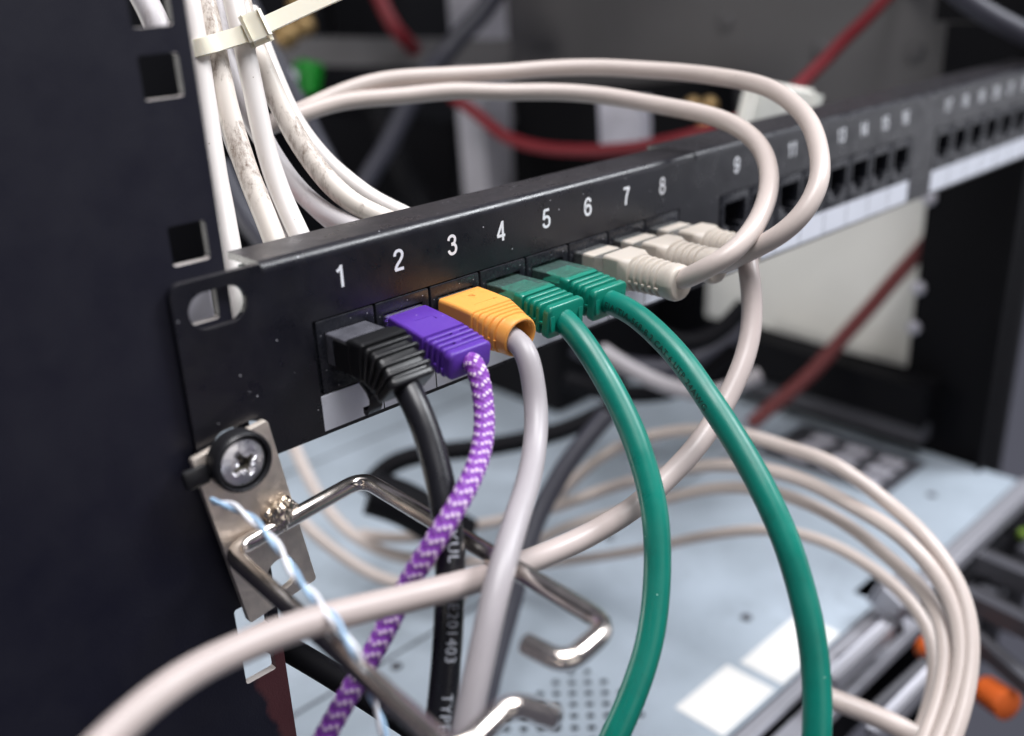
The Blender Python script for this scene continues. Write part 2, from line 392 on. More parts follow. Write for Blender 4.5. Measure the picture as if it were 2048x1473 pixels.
# braided sleeve: woven chevrons from the sleeve's own UVs (u round the cable, v along it in mm)
def braid_material():
    m = bpy.data.materials.new('braided_purple_sleeve'); m.use_nodes = True
    nt = m.node_tree; nd = nt.nodes; lk = nt.links; bs = nd['Principled BSDF']
    uv = nd.new('ShaderNodeUVMap'); sp = nd.new('ShaderNodeSeparateXYZ'); lk.new(uv.outputs[0], sp.inputs[0])
    def math_(op, a, b=None):
        x = nd.new('ShaderNodeMath'); x.operation = op
        for i, q in enumerate((a, b)):
            if q is None: continue
            if isinstance(q, (int, float)): x.inputs[i].default_value = q
            else: lk.new(q, x.inputs[i])
        return x.outputs[0]
    U, V = sp.outputs[0], sp.outputs[1]
    tri = math_('PINGPONG', math_('MULTIPLY', U, 6.0), 1.0)              # three chevrons round the sleeve
    nzz = nd.new('ShaderNodeTexNoise'); nzz.inputs['Scale'].default_value = 1400; nzz.inputs['Detail'].default_value = 3
    tco = nd.new('ShaderNodeTexCoord'); lk.new(tco.outputs['Object'], nzz.inputs['Vector'])
    V = math_('ADD', V, math_('MULTIPLY', math_('SUBTRACT', nzz.outputs[0], 0.5), 0.6))
    s = math_('ADD', math_('MULTIPLY', V, 1 / 2.65), math_('MULTIPLY', tri, 0.72))
    fr = math_('FRACT', s)
    w = math_('ABSOLUTE', math_('SUBTRACT', fr, 0.5))
    mask = math_('LESS_THAN', w, math_('MULTIPLY', math_('ADD', nzz.outputs[0], 0.1), 0.30))
    # the white thread dives under at the zigzag's ends
    edge = math_('LESS_THAN', tri, 0.14)
    mask = math_('MULTIPLY', mask, math_('SUBTRACT', 1.0, math_('MULTIPLY', edge, 0.8)))
    fine = math_('SINE', math_('MULTIPLY', math_('ADD', math_('MULTIPLY', V, 1 / 2.65), math_('MULTIPLY', tri, -0.72)), 38.0))
    stitch = math_('SINE', math_('MULTIPLY', math_('ADD', math_('MULTIPLY', V, 1 / 2.65), math_('MULTIPLY', tri, -0.72)), 12.566))
    mask = math_('MULTIPLY', mask, math_('GREATER_THAN', stitch, -0.35))
    mx = nd.new('ShaderNodeMix'); mx.data_type = 'RGBA'; lk.new(mask, mx.inputs[0])
    pn = nd.new('ShaderNodeMix'); pn.data_type = 'RGBA'
    lk.new(math_('MULTIPLY', math_('ADD', fine, 1.0), 0.5), pn.inputs[0])
    pn.inputs[6].default_value = (0.15, 0.022, 0.27, 1); pn.inputs[7].default_value = (0.24, 0.05, 0.42, 1)
    lk.new(pn.outputs[2], mx.inputs[6]); mx.inputs[7].default_value = (0.70, 0.58, 0.70, 1)
    lk.new(mx.outputs[2], bs.inputs['Base Color']); bs.inputs['Roughness'].default_value = 0.6
    bp = nd.new('ShaderNodeBump'); bp.inputs['Strength'].default_value = 0.6; bp.inputs['Distance'].default_value = 0.00025
    lk.new(math_('ADD', math_('ADD', math_('MULTIPLY', fine, 0.15), math_('MULTIPLY', stitch, 0.3)), math_('SUBTRACT', 0.5, w)), bp.inputs['Height']); lk.new(bp.outputs[0], bs.inputs['Normal'])
    return m
M['braid'] = braid_material()
# rail paint worn through to red-brown primer low down by the inner edge
def rail_material():
    m = mat('rail_worn_paint', (0.005, 0.005, 0.013), 0.5, bump=0.35, bscale=2200, rvar=0.10, vscale=45)
    nt = m.node_tree; nd = nt.nodes; lk = nt.links; bs = nd['Principled BSDF']
    g = nd.new('ShaderNodeNewGeometry'); sp = nd.new('ShaderNodeSeparateXYZ'); lk.new(g.outputs['Position'], sp.inputs[0])
    nz = nd.new('ShaderNodeTexNoise'); nz.inputs['Scale'].default_value = 260; nz.inputs['Detail'].default_value = 6
    lk.new(g.outputs['Position'], nz.inputs['Vector'])
    def mth(op, a, b):
        x = nd.new('ShaderNodeMath'); x.operation = op
        for i, q in enumerate((a, b)):
            if isinstance(q, (int, float)): x.inputs[i].default_value = q
            else: lk.new(q, x.inputs[i])
        return x.outputs[0]
    # distance below z = -52 mm plus distance past a slanting line, roughened by the noise
    a = mth('MULTIPLY', mth('SUBTRACT', -0.0455, sp.outputs[2]), 400.0)
    b = mth('MULTIPLY', mth('SUBTRACT', mth('ADD', sp.outputs[0], mth('MULTIPLY', sp.outputs[2], 0.20)), -0.0070), 500.0)
    mn = mth('MINIMUM', a, b)
    s = mth('ADD', mn, mth('MULTIPLY', mth('SUBTRACT', nz.outputs[0], 0.5), 3.2))
    cl = nd.new('ShaderNodeClamp'); lk.new(s, cl.inputs[0])
    mx = nd.new('ShaderNodeMix'); mx.data_type = 'RGBA'; lk.new(cl.outputs[0], mx.inputs[0])
    mx.inputs[6].default_value = (0.0052, 0.0052, 0.014, 1); mx.inputs[7].default_value = (0.075, 0.022, 0.026, 1)
    lk.new(mx.outputs[2], bs.inputs['Base Color'])
    return m
M['rail_worn'] = rail_material()
def settle_dust(m, col, amount):
    """a thin coat of settled dust on surfaces that face up"""
    nt = m.node_tree; nd = nt.nodes; lk = nt.links; bs = nd['Principled BSDF']
    g = nd.new('ShaderNodeNewGeometry'); sp = nd.new('ShaderNodeSeparateXYZ'); lk.new(g.outputs['True Normal'], sp.inputs[0])
    mr = nd.new('ShaderNodeMapRange'); lk.new(sp.outputs[2], mr.inputs[0]); mr.inputs[1].default_value = .85; mr.inputs[2].default_value = 1.0; mr.inputs[4].default_value = amount
    nz = nd.new('ShaderNodeTexNoise'); nz.inputs['Scale'].default_value = 900; nz.inputs['Detail'].default_value = 5; lk.new(g.outputs['Position'], nz.inputs[0])
    mu = nd.new('ShaderNodeMath'); mu.operation = 'MULTIPLY'; lk.new(mr.outputs[0], mu.inputs[0]); lk.new(nz.outputs[0], mu.inputs[1])
    mx = nd.new('ShaderNodeMix'); mx.data_type = 'RGBA'; lk.new(mu.outputs[0], mx.inputs[0])
    old = bs.inputs['Base Color'].links[0].from_socket if bs.inputs['Base Color'].links else None
    if old: lk.new(old, mx.inputs[6])
    else: mx.inputs[6].default_value = bs.inputs['Base Color'].default_value
    mx.inputs[7].default_value = (*col, 1); lk.new(mx.outputs[2], bs.inputs['Base Color'])
settle_dust(M['panel'], (.07, .064, .066), .6)
settle_dust(M['jack'], (.10, .10, .11), .6)

# ------------------------------------------------------------------ left rack rail
def hole_column(x, zs):
    return [rrect(x - 4.0, x + 4.0, z - 4.0, z + 4.0, 0.7, 3) for z in zs]
rail_z = [127.0 - 0, 95.0, 82.3, 50.5, 37.8, 6.0, -6.7, -38.4, -51.2, -83.0, -95.6]
bm = plate_mesh([(-75, -150), (13.1, -150), (13.4, 0), (13.9, 175), (-75, 175)], hole_column(6.7, rail_z), 2.0, lambda a, b, c: (a, 3.7 - c, b))
for f in bm.faces:
    if abs(f.normal.z) > 0.6 and 2 < f.calc_center_median().x < 11.5 and f.calc_area() < 40: f.material_index = 1  # bare edge colour on up and down rims only, side walls dark as shaded
bevel_sharp(bm, 0.35, lambda e: all(v.co.y < 1.8 for v in e.verts), 2)
add_box(bm, -75.0, -73.0, 3.75, 40, -150, 175)
rail = link('rack_rail', bm, [M['rail_worn'], M['lit_bare']])
tag(rail, 'black painted rack rail with square holes behind the left end of the panel', 'rack rail')

# ------------------------------------------------------------------ patch panel
X1, PITCH, GAP = 39.75, 16.459, 21.82
def px(k): return X1 + PITCH * (k - 1) + GAP * ((k - 1) // 8)
XEND = px(24) + 8.5 + 30
panel = empty('patch_bay', (230, 6, 0))
tag(panel, 'black patch panel with white port numbers running away to the right', 'patch panel')
outer = []
for (cx, cz, a0) in ((3.0, 3.0, 180), ):
    outer += [(cx + 3 * math.cos(math.radians(a0 + 15 * k)), cz + 3 * math.sin(math.radians(a0 + 15 * k))) for k in range(7)]
# the lower edge of the ear is stepped up to the body's bottom edge
outer += [(20.6, 0.0), (XEND - 20, 0.0), (XEND, 0.0), (XEND, 43.4), (XEND - 20, 43.4), (XEND - 20, 41.2), (20.8, 41.2), (20.3, 43.4)]
outer += [(2.6 + 2.6 * math.cos(math.radians(90 + 15 * k)), 40.8 + 2.6 * math.sin(math.radians(90 + 15 * k))) for k in range(7)]
def slot(cx, cz, w, h): return rrect(cx - w / 2, cx + w / 2, cz - h / 2, cz + h / 2, h / 2 - 0.01, 8)
holes = [slot(9.8, 36.7, 13.0, 7.8), slot(9.8, 6.2, 13.0, 7.8)]
groups = []
for g in range(3):
    xa = px(1 + 8 * g) - PITCH / 2 + 0.35; xb = px(8 + 8 * g) + PITCH / 2 - 0.1
    groups.append((xa, xb)); holes.append(rrect(xa - 0.9, xb + 0.5, 9.9, 27.6, 0.25, 2))
bm = plate_mesh(outer, holes, 1.6, lambda a, b, c: (a, 1.6 - c, b))
def ear_edge(e):
    m = (e.verts[0].co + e.verts[1].co) / 2
    if not all(v.co.y < 0.01 for v in e.verts): return False
    if m.x > 20.9: return m.z < 0.5
    return True
bevel_sharp(bm, 0.85, ear_edge, 4)
# bent top flange
prof = [(0.0, 41.2)] + [(2.3 - 2.3 * math.cos(math.radians(a)), 41.2 + 2.3 * math.sin(math.radians(a))) for a in range(9, 91, 9)] + [(14.2, 43.5), (14.2, 41.9), (2.2, 41.9)] + [(1.6, 41.2)]
def flange(x0, x1, depth):
    ra = [bm.verts.new((x0, min(y, depth) if y < 14 else depth, z)) for y, z in prof]
    rb = [bm.verts.new((x1, min(y, depth) if y < 14 else depth, z)) for y, z in prof]
    n = len(prof)
    for i in range(n):
        j = (i + 1) % n
        bm.faces.new((ra[i], ra[j], rb[j], rb[i]))
    bm.faces.new(ra); bm.faces.new(list(reversed(rb)))
flange(20.85, groups[0][1] + 7.5, 14.2)
flange(groups[0][1] + 8.3, groups[1][1] + 7.5, 19.0)
flange(groups[1][1] + 8.3, XEND - 20.2, 19.0)
add_box(bm, groups[0][1] + 7.3, groups[0][1] + 8.5, 1.6, 13.8, 41.95, 43.3)
add_box(bm, groups[1][1] + 7.3, groups[1][1] + 8.5, 1.6, 13.8, 41.95, 43.3)
# the short bottom flange
add_box(bm, 24, XEND - 22, 1.6, 9.0, 0.15, 1.5)
link('faceplate', bm, M['panel'], panel, autosmooth=40)

# jacks: a moulded face with a stepped opening and a dark well
def jack_mesh():
    w, z0, z1 = PITCH / 2 - 0.36, 10.1, 27.2
    opening = [(-5.9, 24.3), (-5.9, 16.6), (-3.6, 16.6), (-3.6, 14.6), (-1.9, 14.6), (-1.9, 13.1), (1.9, 13.1), (1.9, 14.6), (3.6, 14.6), (3.6, 16.6), (5.9, 16.6), (5.9, 24.3)]
    b = plate_mesh(rrect(-w, w, z0, z1, 0.3, 2), [opening], 9.0, lambda a, b_, c: (a, 8.9 - c, b_))
    bevel_sharp(b, 0.42, lambda e: all(v.co.y < 0.01 for v in e.verts), 2)
    n0 = len(b.faces)
    add_box(b, -6.6, 6.6, 9.0, 9.6, 12.0, 25.0, mi=1)
    return b
jb = jack_mesh(); jme = bpy.data.meshes.new('jack'); bmesh.ops.recalc_face_normals(jb, faces=jb.faces); jb.to_mesh(jme); jb.free()
for v in jme.vertices: v.co = v.co * MM
for f in jme.polygons: f.use_smooth = True
jme.set_sharp_from_angle(angle=math.radians(35))
jme.materials.append(M['jack']); jme.materials.append(M['void'])
j0 = bpy.data.objects.new('jack', jme); COL.objects.link(j0)
for k in range(1, 25):
    o = j0 if k == 1 else j0.copy()
    if k > 1: COL.objects.link(o)
    o.parent = panel; o.location = Vector((px(k) - 230, -6.0, 0)) * MM
# backing that closes the cut-outs round the jacks
bm = bmesh.new()
for xa, xb in groups: add_box(bm, xa - 1.2, xb + 1.2, 9.8, 11.0, 9.0, 28.5)
link('jack_housing', bm, M['void'], panel, smooth=False)
bm = bmesh.new(); add_box(bm, 22.2, XEND - 30, 11.2, 12.8, 3, 40.5)
link('circuit_board', bm, M['pcb'], panel, smooth=False)
for xa, xb in groups:
    bm = bmesh.new()
    add_box(bm, xa - 0.9, xb + 0.4, -0.22, -0.02, 1.0, 9.7, 0.05)
    for k in range(1, 8):
        x = xa - 0.35 + PITCH * k
        add_box(bm, x - 0.17, x + 0.17, -0.26, -0.225, 1.05, 9.65, mi=1)
    link('label_strip', bm, [M['label'], M['line']], panel, smooth=False)
def ell(cx, cy, rx, ry, n=28): return [(cx + rx * math.cos(2 * math.pi * k / n), cy + ry * math.sin(2 * math.pi * k / n)) for k in range(n + 1)]
G6 = [(.21, .73), (.15, .87), (.03, .935), (-.1, .9), (-.2, .75), (-.235, .5), (-.22, .27), (-.14, .12), (0, .065), (.14, .12), (.22, .28), (.19, .46), (.06, .57), (-.08, .55), (-.21, .41)]
GLYPH = {
 '0': [ell(0, .5, .215, .435)],
 '1': [[(.07, 0.0), (.07, 1.0)], [(.07, .93), (-.02, .83), (-.17, .745)]],
 '2': [[(-.22, .70), (-.2, .82), (-.1, .915), (.02, .935), (.14, .895), (.21, .79), (.2, .66), (.1, .5), (-.08, .32), (-.19, .17), (-.22, .065)], [(-.265, .065), (.25, .065)]],
 '3': [[(-.22, .74), (-.17, .87), (-.03, .935), (.1, .91), (.185, .82), (.185, .69), (.12, .58), (-.05, .535)], [(-.05, .535), (.13, .5), (.22, .38), (.22, .25), (.15, .12), (0, .065), (-.13, .1), (-.21, .19), (-.235, .27)]],
 '4': [[(.105, 0), (.105, 1.0)], [(.09, .95), (-.255, .27)], [(-.29, .265), (.26, .265)]],
 '5': [[(.22, .935), (-.16, .935)], [(-.13, .95), (-.2, .47)], [(-.2, .47), (-.08, .57), (.06, .58), (.19, .5), (.235, .33), (.2, .17), (.08, .07), (-.06, .065), (-.18, .14), (-.23, .26)]],
 '6': [G6], '7': [[(-.25, .935), (.25, .935)], [(.22, .92), (.1, .72), (.0, .48), (-.05, .25), (-.07, 0)]],
 '8': [ell(0, .735, .175, .2), ell(0, .3, .215, .235)], '9': [[(-x, 1 - y) for x, y in G6]]}
def stroke(bm, pts, w, lift):
    v = [Vector((x, y, 0)) for x, y in pts]
    if len(v) > 2 and (v[0] - v[-1]).length > 1e-4:
        v = [p for p, r in catmull([(p, 1) for p in v], .03)]
    closed = (v[0] - v[-1]).length < 1e-4; n = len(v); L = []
    for i in range(n):
        a = v[i - 1] if i else (v[-2] if closed else v[0]); b = v[i + 1] if i < n - 1 else (v[1] if closed else v[-1])
        t = (b - a).normalized(); q = Vector((-t.y, t.x, 0)) * w / 2
        L.append((bm.verts.new(v[i] + q + Vector((0, 0, lift))), bm.verts.new(v[i] - q + Vector((0, 0, lift)))))
    for i in range(n - 1): bm.faces.new((L[i][0], L[i][1], L[i + 1][1], L[i + 1][0]))
for k in range(1, 25):
    t = bmesh.new(); st = str(k)
    for ci, ch in enumerate(st):
        n0 = len(t.verts); t.verts.ensure_lookup_table()
        for si, pts in enumerate(GLYPH[ch]): stroke(t, pts, .145, .002 * si)
        t.verts.ensure_lookup_table()
        for v in t.verts[n0:]: v.co.x += (ci - (len(st) - 1) / 2) * .60
    for v in t.verts: v.co = Vector((px(k) + v.co.x * 5.1, -0.04 - v.co.z, 36.05 + (v.co.y - .5) * 5.1))
    link('numeral', t, M['white_paint'], panel, smooth=False)

# ------------------------------------------------------------------ lofted plugs and boots
def rsec(w, h, r, n=5):
    return rrect(-w / 2, w / 2, -h / 2, h / 2, min(r, w / 2 - .01, h / 2 - .01), n)
def loft(bm, secs, X0, cap0=True, cap1=True, mi=0):
    """secs: (t, z, pitch_deg, w, h, r[, dx]); t runs out of the panel, z is world height"""
    rings = []
    for s in secs:
        t, z, a, w, h, r = s[:6]; dx = s[6] if len(s) > 6 else 0
        ca, sa = math.cos(math.radians(a)), math.sin(math.radians(a))
        rings.append([bm.verts.new((X0 + dx + x, -(t + q * sa), z + q * ca)) for x, q in rsec(w, h, r)])
    n = len(rings[0])
    for i in range(len(rings) - 1):
        for k in range(n):
            k2 = (k + 1) % n
            f = bm.faces.new((rings[i][k], rings[i][k2], rings[i + 1][k2], rings[i + 1][k])); f.material_index = mi
    if cap0: bm.faces.new(list(reversed(rings[0]))).material_index = mi
    if cap1: bm.faces.new(rings[-1]).material_index = mi
    return rings
def slab(bm, t, z, a, w, h, th, r, X0, b=0.28, mi=0):
    """a rounded fin of thickness th centred on (t, z), perpendicular to the spine"""
    ca, sa = math.cos(math.radians(a)), math.sin(math.radians(a))
    S = []
    for off, sh in ((-th / 2, b), (-th / 2 + b * .5, b * .25), (-th / 2 + b, 0), (th / 2 - b, 0), (th / 2 - b * .5, b * .25), (th / 2, b)):
        S.append((t + off * ca, z - off * sa, a, w - 2 * sh, h - 2 * sh, r))
    loft(bm, S, X0, mi=mi)
def latch(bm, X0, pts, w, th):
    """bent strip: pts (t, z)"""
    L = []
    for (t, z) in pts:
        L.append(((X0 - w / 2, -t, z), (X0 + w / 2, -t, z), (X0 + w / 2, -t, z - th), (X0 - w / 2, -t, z - th)))
    R_ = [[bm.verts.new(c) for c in q] for q in L]
    for i in range(len(R_) - 1):
        for k in range(4):
            bm.faces.new((R_[i][k], R_[i][(k + 1) % 4], R_[i + 1][(k + 1) % 4], R_[i + 1][k]))
    bm.faces.new(R_[0]); bm.faces.new(R_[-1])
PLUGZ = 20.3
def connector(X0, t1, mclear, mcore, parent, t0=-7, zt=24.1, core_t=None, droop=0.0):
    bm = bmesh.new()
    loft(bm, [(t0, zt - 4.0, 0, 11.3, 7.6, .4), (0, zt - 4.0, 0, 11.3, 7.6, .4), (t1, zt - 4.0 - droop, 2, 11.3, 7.6, .4)], X0)
    return link('connector', bm, mclear, parent, autosmooth=30)
def core(X0, t0, t1, m, parent, zt=24.1, w=10.3, h=5.6):
    bm = bmesh.new()
    loft(bm, [(t0, zt - 4.0, 0, w, h, .5), (t1, zt - 4.0, 0, w, h, .5)], X0)
    return link('plug_insert', bm, m, parent, autosmooth=30)

def P(*a): return W(*a)
def cable_thing(k, label):
    t = empty('patch_cable', (px(k), 0, 18)); return tag(t, label, 'patch cable', 'patch cables plugged into the panel')

# --- port 1: black
X0 = px(1)
t1 = cable_thing(1, 'black patch cable in port 1, hanging down beside the braided purple one')
connector(X0, 10.0, M['smoky_lit'], None, t1, zt=24.35)
bm = bmesh.new()
loft(bm, [(8.2, 20.4, 0, 11.9, 8.2, .6), (8.6, 20.4, 0, 12.2, 8.5, .7), (10.2, 20.5, 0, 12.5, 8.6, .9), (10.3, 20.6, 1, 12.9, 9.0, .9), (13.4, 20.5, 4, 13.0, 9.2, .9), (13.9, 20.3, 8, 12.6, 9.0, .9)], X0)
for sx in (-1, 1): add_box(bm, X0 + sx * 5.9 - .35, X0 + sx * 5.9 + .35, -9.5, -3.4, 16.6, 23.7, .2)  # black slabs added, painting the plug's sides as shaded
add_box(bm, X0 - 4.6, X0 + 4.6, -9.0, -8.4, 23.8, 24.45, .1)
spine = [(14.6, 20.0, 12), (16.4, 19.3, 22), (18.0, 18.3, 32), (19.4, 17.1, 40), (20.7, 15.8, 44)]
loft(bm, [(12.5, 20.3, 8, 11.3, 8.0, 1.2)] + [(t, z, a, 11.2, 7.6, 1.4) for t, z, a in spine], X0)
for i, (t, z, a) in enumerate(spine[:-1]): slab(bm, t + .35, z - .15, a, 13.0 - .15 * i, 9.3 - .2 * i, 1.15, 1.3, X0, .35)
slab(bm, 20.7, 15.7, 46, 12.4, 8.4, 2.0, 1.5, X0, .45)
link('boot', bm, M['black_boot'], t1, autosmooth=40)
bm = bmesh.new()
latch(bm, X0, [(-2, 16.6), (1.5, 16.2), (4.5, 15.0), (8.0, 12.6), (10.5, 10.8)], 5.0, 0.9)
latch(bm, X0 - 1.0, [(9.5, 12.4), (10.3, 10.9), (10.2, 8.8), (9.3, 7.2), (8.2, 6.6), (7.6, 7.2)], 3.6, 1.3)
link('latch', bm, M['black_boot'], t1, autosmooth=50)
pts = [Vector((X0, -18.6, 17.2)), Vector((X0 + .1, -20.5, 15.6)), P(832, 812, 213), P(855, 870, 211.5), P(874, 935, 209.5), P(888, 1005, 207), P(899, 1080, 205), P(901, 1150, 204), P(898, 1240, 203.5), P(892, 1330, 203), P(883, 1430, 203), P(872, 1540, 203)]
o, fr_black = tube('cord', pts, 3.08, M['black_cable'], t1, sides=28, ref=(1, 0, 0), seed=1)

# --- port 2: purple with braided sleeve
X0 = px(2)
t2 = cable_thing(2, 'purple and white braided patch cable in port 2')
connector(X0, 3.0, M['clear'], None, t2, zt=23.9)
core(X0, -6, 2.0, M['purple_boot'], t2, zt=23.9)
bm = bmesh.new()
def pz(t): return 20.0 - 0.115 * max(0, t - 2) - 0.0035 * max(0, t - 8) ** 2
def ph(t): return 8.0 - 0.06 * max(0, t - 3)
loft(bm, [(t, pz(t), 7 if t > 2 else 2, w, ph(t) - dh, .8) for t, w, dh in ((1.3, 11.2, .5), (1.7, 11.7, 0), (8, 12.3, 0), (13.5, 12.7, 0), (14.2, 12.8, 0.0), (14.4, 11.3, 1.5), (21.3, 11.1, 1.5))], X0)
for i in range(4):
    t = 15.4 + i * 1.75
    slab(bm, t, pz(t), 8, 12.7 - .12 * i, ph(t) + .1, 1.15, .9, X0, .3)
slab(bm, 22.3, pz(22.3), 9, 12.4, 6.7, 2.6, 1.5, X0, .5)
# bridging ridges that make the two H figures on its top, and the shallow bracket mark
for (ta, xb) in ((16.2, 1.6), (19.7, -0.6)):
    add_box(bm, X0 + xb - 1.1, X0 + xb + 1.1, -(ta + 1.0), -(ta - 1.0), pz(ta) + 2.2, pz(ta) + ph(ta) / 2 + 0.02, .1)
add_box(bm, X0 - 2.2, X0 + 2.8, -7.35, -7.1, pz(7.2) + 3.6, pz(7.2) + ph(7.2) / 2 + .06, .02)
add_box(bm, X0 + 2.55, X0 + 2.8, -9.2, -7.2, pz(8) + 3.4, pz(8) + ph(8) / 2 + .06, .02)
for i in range(3):
    add_box(bm, X0 - 6.65, X0 - 6.2, -(16.6 + 2.3 * i), -(15.9 + 2.3 * i), pz(16 + 2 * i) - 1.6 - .2 * i, pz(16 + 2 * i) - .7 - .2 * i, .12)
link('boot', bm, M['purple_boot'], t2, autosmooth=40)
def braid_mod(s, u):
    tri = abs(((u * 6.0 + 1) % 2) - 1)
    f = (s / 2.65 + tri * 0.72) % 1
    return 1.0 + 0.085 * (math.sin(math.pi * f) - 0.5) - 0.06 * (1 if abs(tri - .5) > .44 else 0)
pts = [Vector((X0, -20, pz(20))), Vector((X0, -23.0, pz(22.5) - .3)), P(950, 726, 222), P(962, 768, 220.5), P(969, 824, 218), P(967, 878, 214), P(954, 930, 208.5), P(925, 992, 202.5), P(878, 1070, 199), P(828, 1148, 200), P(793, 1215, 201), P(768, 1266, 201), P(730, 1335, 200), P(690, 1402, 199), P(652, 1470, 198), P(612, 1545, 198)]
pp = [(p, 2.25) for p in pts]
fr = frames(smooth_path(catmull(pp, 0.28), 150), (1, 0, 0))
bm = bmesh.new(); tube_bm(bm, fr, 54, braid_mod)
link('cord', bm, M['braid'], t2, autosmooth=180)

# --- port 3: grey with an orange slip-on boot
X0 = px(3)
t3 = cable_thing(3, 'grey patch cable with an orange boot in port 3')
connector(X0, 3.0, M['clear'], None, t3, zt=24.0)
bm = bmesh.new()
def oz(t): return 20.1 - 0.0038 * max(0, t - 1) ** 2.0 - 0.03 * t
def osec(t, g=0.0):
    f = min(1, max(0, (t - 12.5) / 9.5))
    w = 13.6 - 3.0 * f ** 1.15; h = 8.8 + 1.2 * f
    return (t, oz(t) - .2, 4 + 5 * f, w - g, h - g, 0.9 + 4.3 * f)
S = [(0.9,) + osec(0.9)[1:3] + (13.0, 8.2, .8), osec(1.3)]
for t in (3, 5, 7, 9, 11, 12.6): S.append(osec(t))
t = 13.0
for i in range(5):
    S += [osec(t), osec(t + .12, .75), osec(t + .62, .8), osec(t + .78, .05)]
    t += 1.62
S += [osec(21.0), osec(22.2), osec(22.6, .3), osec(22.75, .9), osec(22.6, 1.8), osec(22.0, 2.3), osec(17.5, 3.0), osec(12.5, 3.0)]
loft(bm, S, X0)
# embossed mark and rib on top, mould seam and nubs on the side
add_box(bm, X0 - 3.0, X0 + 3.6, -10.3, -10.15, oz(10) + 3.6, oz(10) + 4.28, .03)
add_box(bm, X0 + 3.3, X0 + 4.3, -10.6, -10.05, oz(10) + 3.6, oz(10) + 4.36, .08)
t = text_bm('Q', 2.0, 0.05)
for v in t.verts: v.co = Vector((X0 + .8 + v.co.x, -5.2 + v.co.y * 1.0, oz(5.2) + 4.30))
me = bpy.data.meshes.new('t'); t.to_mesh(me); t.free(); bm.from_mesh(me); bpy.data.meshes.remove(me)
for i in range(5):
    f = i / 4
    add_box(bm, X0 - 6.75 + 1.0 * f, X0 - 5.9 + 1.0 * f, -(13.35 + 1.62 * i), -(12.85 + 1.62 * i), oz(13 + 1.6 * i) - 1.1, oz(13 + 1.6 * i) - .6, .1)
    add_box(bm, X0 - 6.15 + 1.0 * f, X0 - 5.5 + 1.0 * f, -(13.75 + 1.62 * i), -(13.05 + 1.62 * i), oz(13 + 1.6 * i) - 3.0, oz(13 + 1.6 * i) - 1.0, .05)
link('boot', bm, M['orange_boot'], t3, autosmooth=38)
pts = [Vector((X0 - .4, -13, oz(14) - .6)), Vector((X0 - .9, -19.5, oz(20) - 1.0)), P(1050, 690, 231), P(1062, 742, 230), P(1071, 800, 230), P(1073, 850, 227), P(1068, 900, 223), P(1055, 968, 214), P(1028, 1052, 203), P(999, 1150, 194), P(977, 1242, 190), P(958, 1330, 188), P(942, 1403, 187), P(920, 1520, 186)]
tube('cord', pts, 2.75, M['grey_cable'], t3, sides=28, seed=3)

# --- ports 4 and 5: green
def green(k, label, pts, seed):
    X0 = px(k)
    th = cable_thing(k, label)
    connector(X0, 11.6, M['clear_green'], None, th, zt=23.6)
    core(X0, 3.2, 11.5, M['green_boot'], th, zt=22.9, w=9.3, h=4.8)
    bm = bmesh.new()
    def z(t): return 19.3 - 0.11 * max(0, t - 9) - .004 * max(0, t - 12) ** 2
    loft(bm, [(9.6, z(9.6), 4, 11.6, 7.6, .9), (9.9, z(9.9), 4, 12.3, 8.2, 1.0), (12.2, z(12.2), 6, 12.5, 8.3, 1.1), (12.6, z(12.6), 6, 12.1, 7.9, 1.1)], X0)
    loft(bm, [(11.5, z(11.5), 6, 7.6, 6.6, 1.0), (20, z(20), 9, 7.4, 6.2, 1.0)], X0)
    loft(bm, [(11.5, z(11.5) - 1.2, 6, 11.4, 0.9, .3), (20.4, z(20.4) - 1.2, 9, 11.2, .9, .3)], X0)
    for i in range(3):
        t = 14.0 + 2.05 * i
        slab(bm, t, z(t), 7, 12.6, 8.1, 1.35, 1.4, X0, .3)
    slab(bm, 20.9, z(20.9), 9, 12.9, 8.6, 2.2, 1.7, X0, .45)
    # flashing lips at both sides of the front plate
    for sx in (-1, 1):
        add_box(bm, X0 + sx * 5.0 - .75, X0 + sx * 5.0 + .75, -22.35, -21.6, z(22) - 2.2, z(22) + 1.9, .2)
        for i in range(3):
            t = 15.0 + 2.05 * i
            add_box(bm, X0 + sx * 5.7 - .4, X0 + sx * 5.7 + .4, -(t + .75), -(t - .75), z(t) - 1.0, z(t) - .35, .08)
    link('boot', bm, M['green_boot'], th, autosmooth=40)
    o, fr = tube('cord', [Vector((X0, -18.5, z(19))), Vector((X0, -22.0, z(22) - .5))] + pts, 3.1, M['green_cable'], th, sides=30, ref=(1, 0, 0), seed=seed)
    return th, fr
t4, fr4 = green(4, 'green patch cable in port 4, next to the orange boot', [P(1150, 664, 243), P(1175, 698, 241), P(1206, 748, 238), P(1240, 810, 235), P(1270, 876, 232), P(1291, 944, 229.5), P(1307, 1016, 227), P(1315, 1098, 225), P(1314, 1184, 223), P(1303, 1270, 221), P(1277, 1360, 219), P(1236, 1460, 217), P(1190, 1550, 216)], 4)
t5, fr5 = green(5, 'green patch cable with black print in port 5, beside the ivory plugs', [P(1244, 611, 252), P(1278, 634, 249), P(1326, 678, 244), P(1369, 730, 239), P(1411, 790, 234), P(1469, 876, 229), P(1521, 968, 224), P(1564, 1062, 220), P(1596, 1156, 217), P(1621, 1250, 214.5), P(1632, 1344, 212.5), P(1635, 1450, 211), P(1630, 1550, 210)], 5)

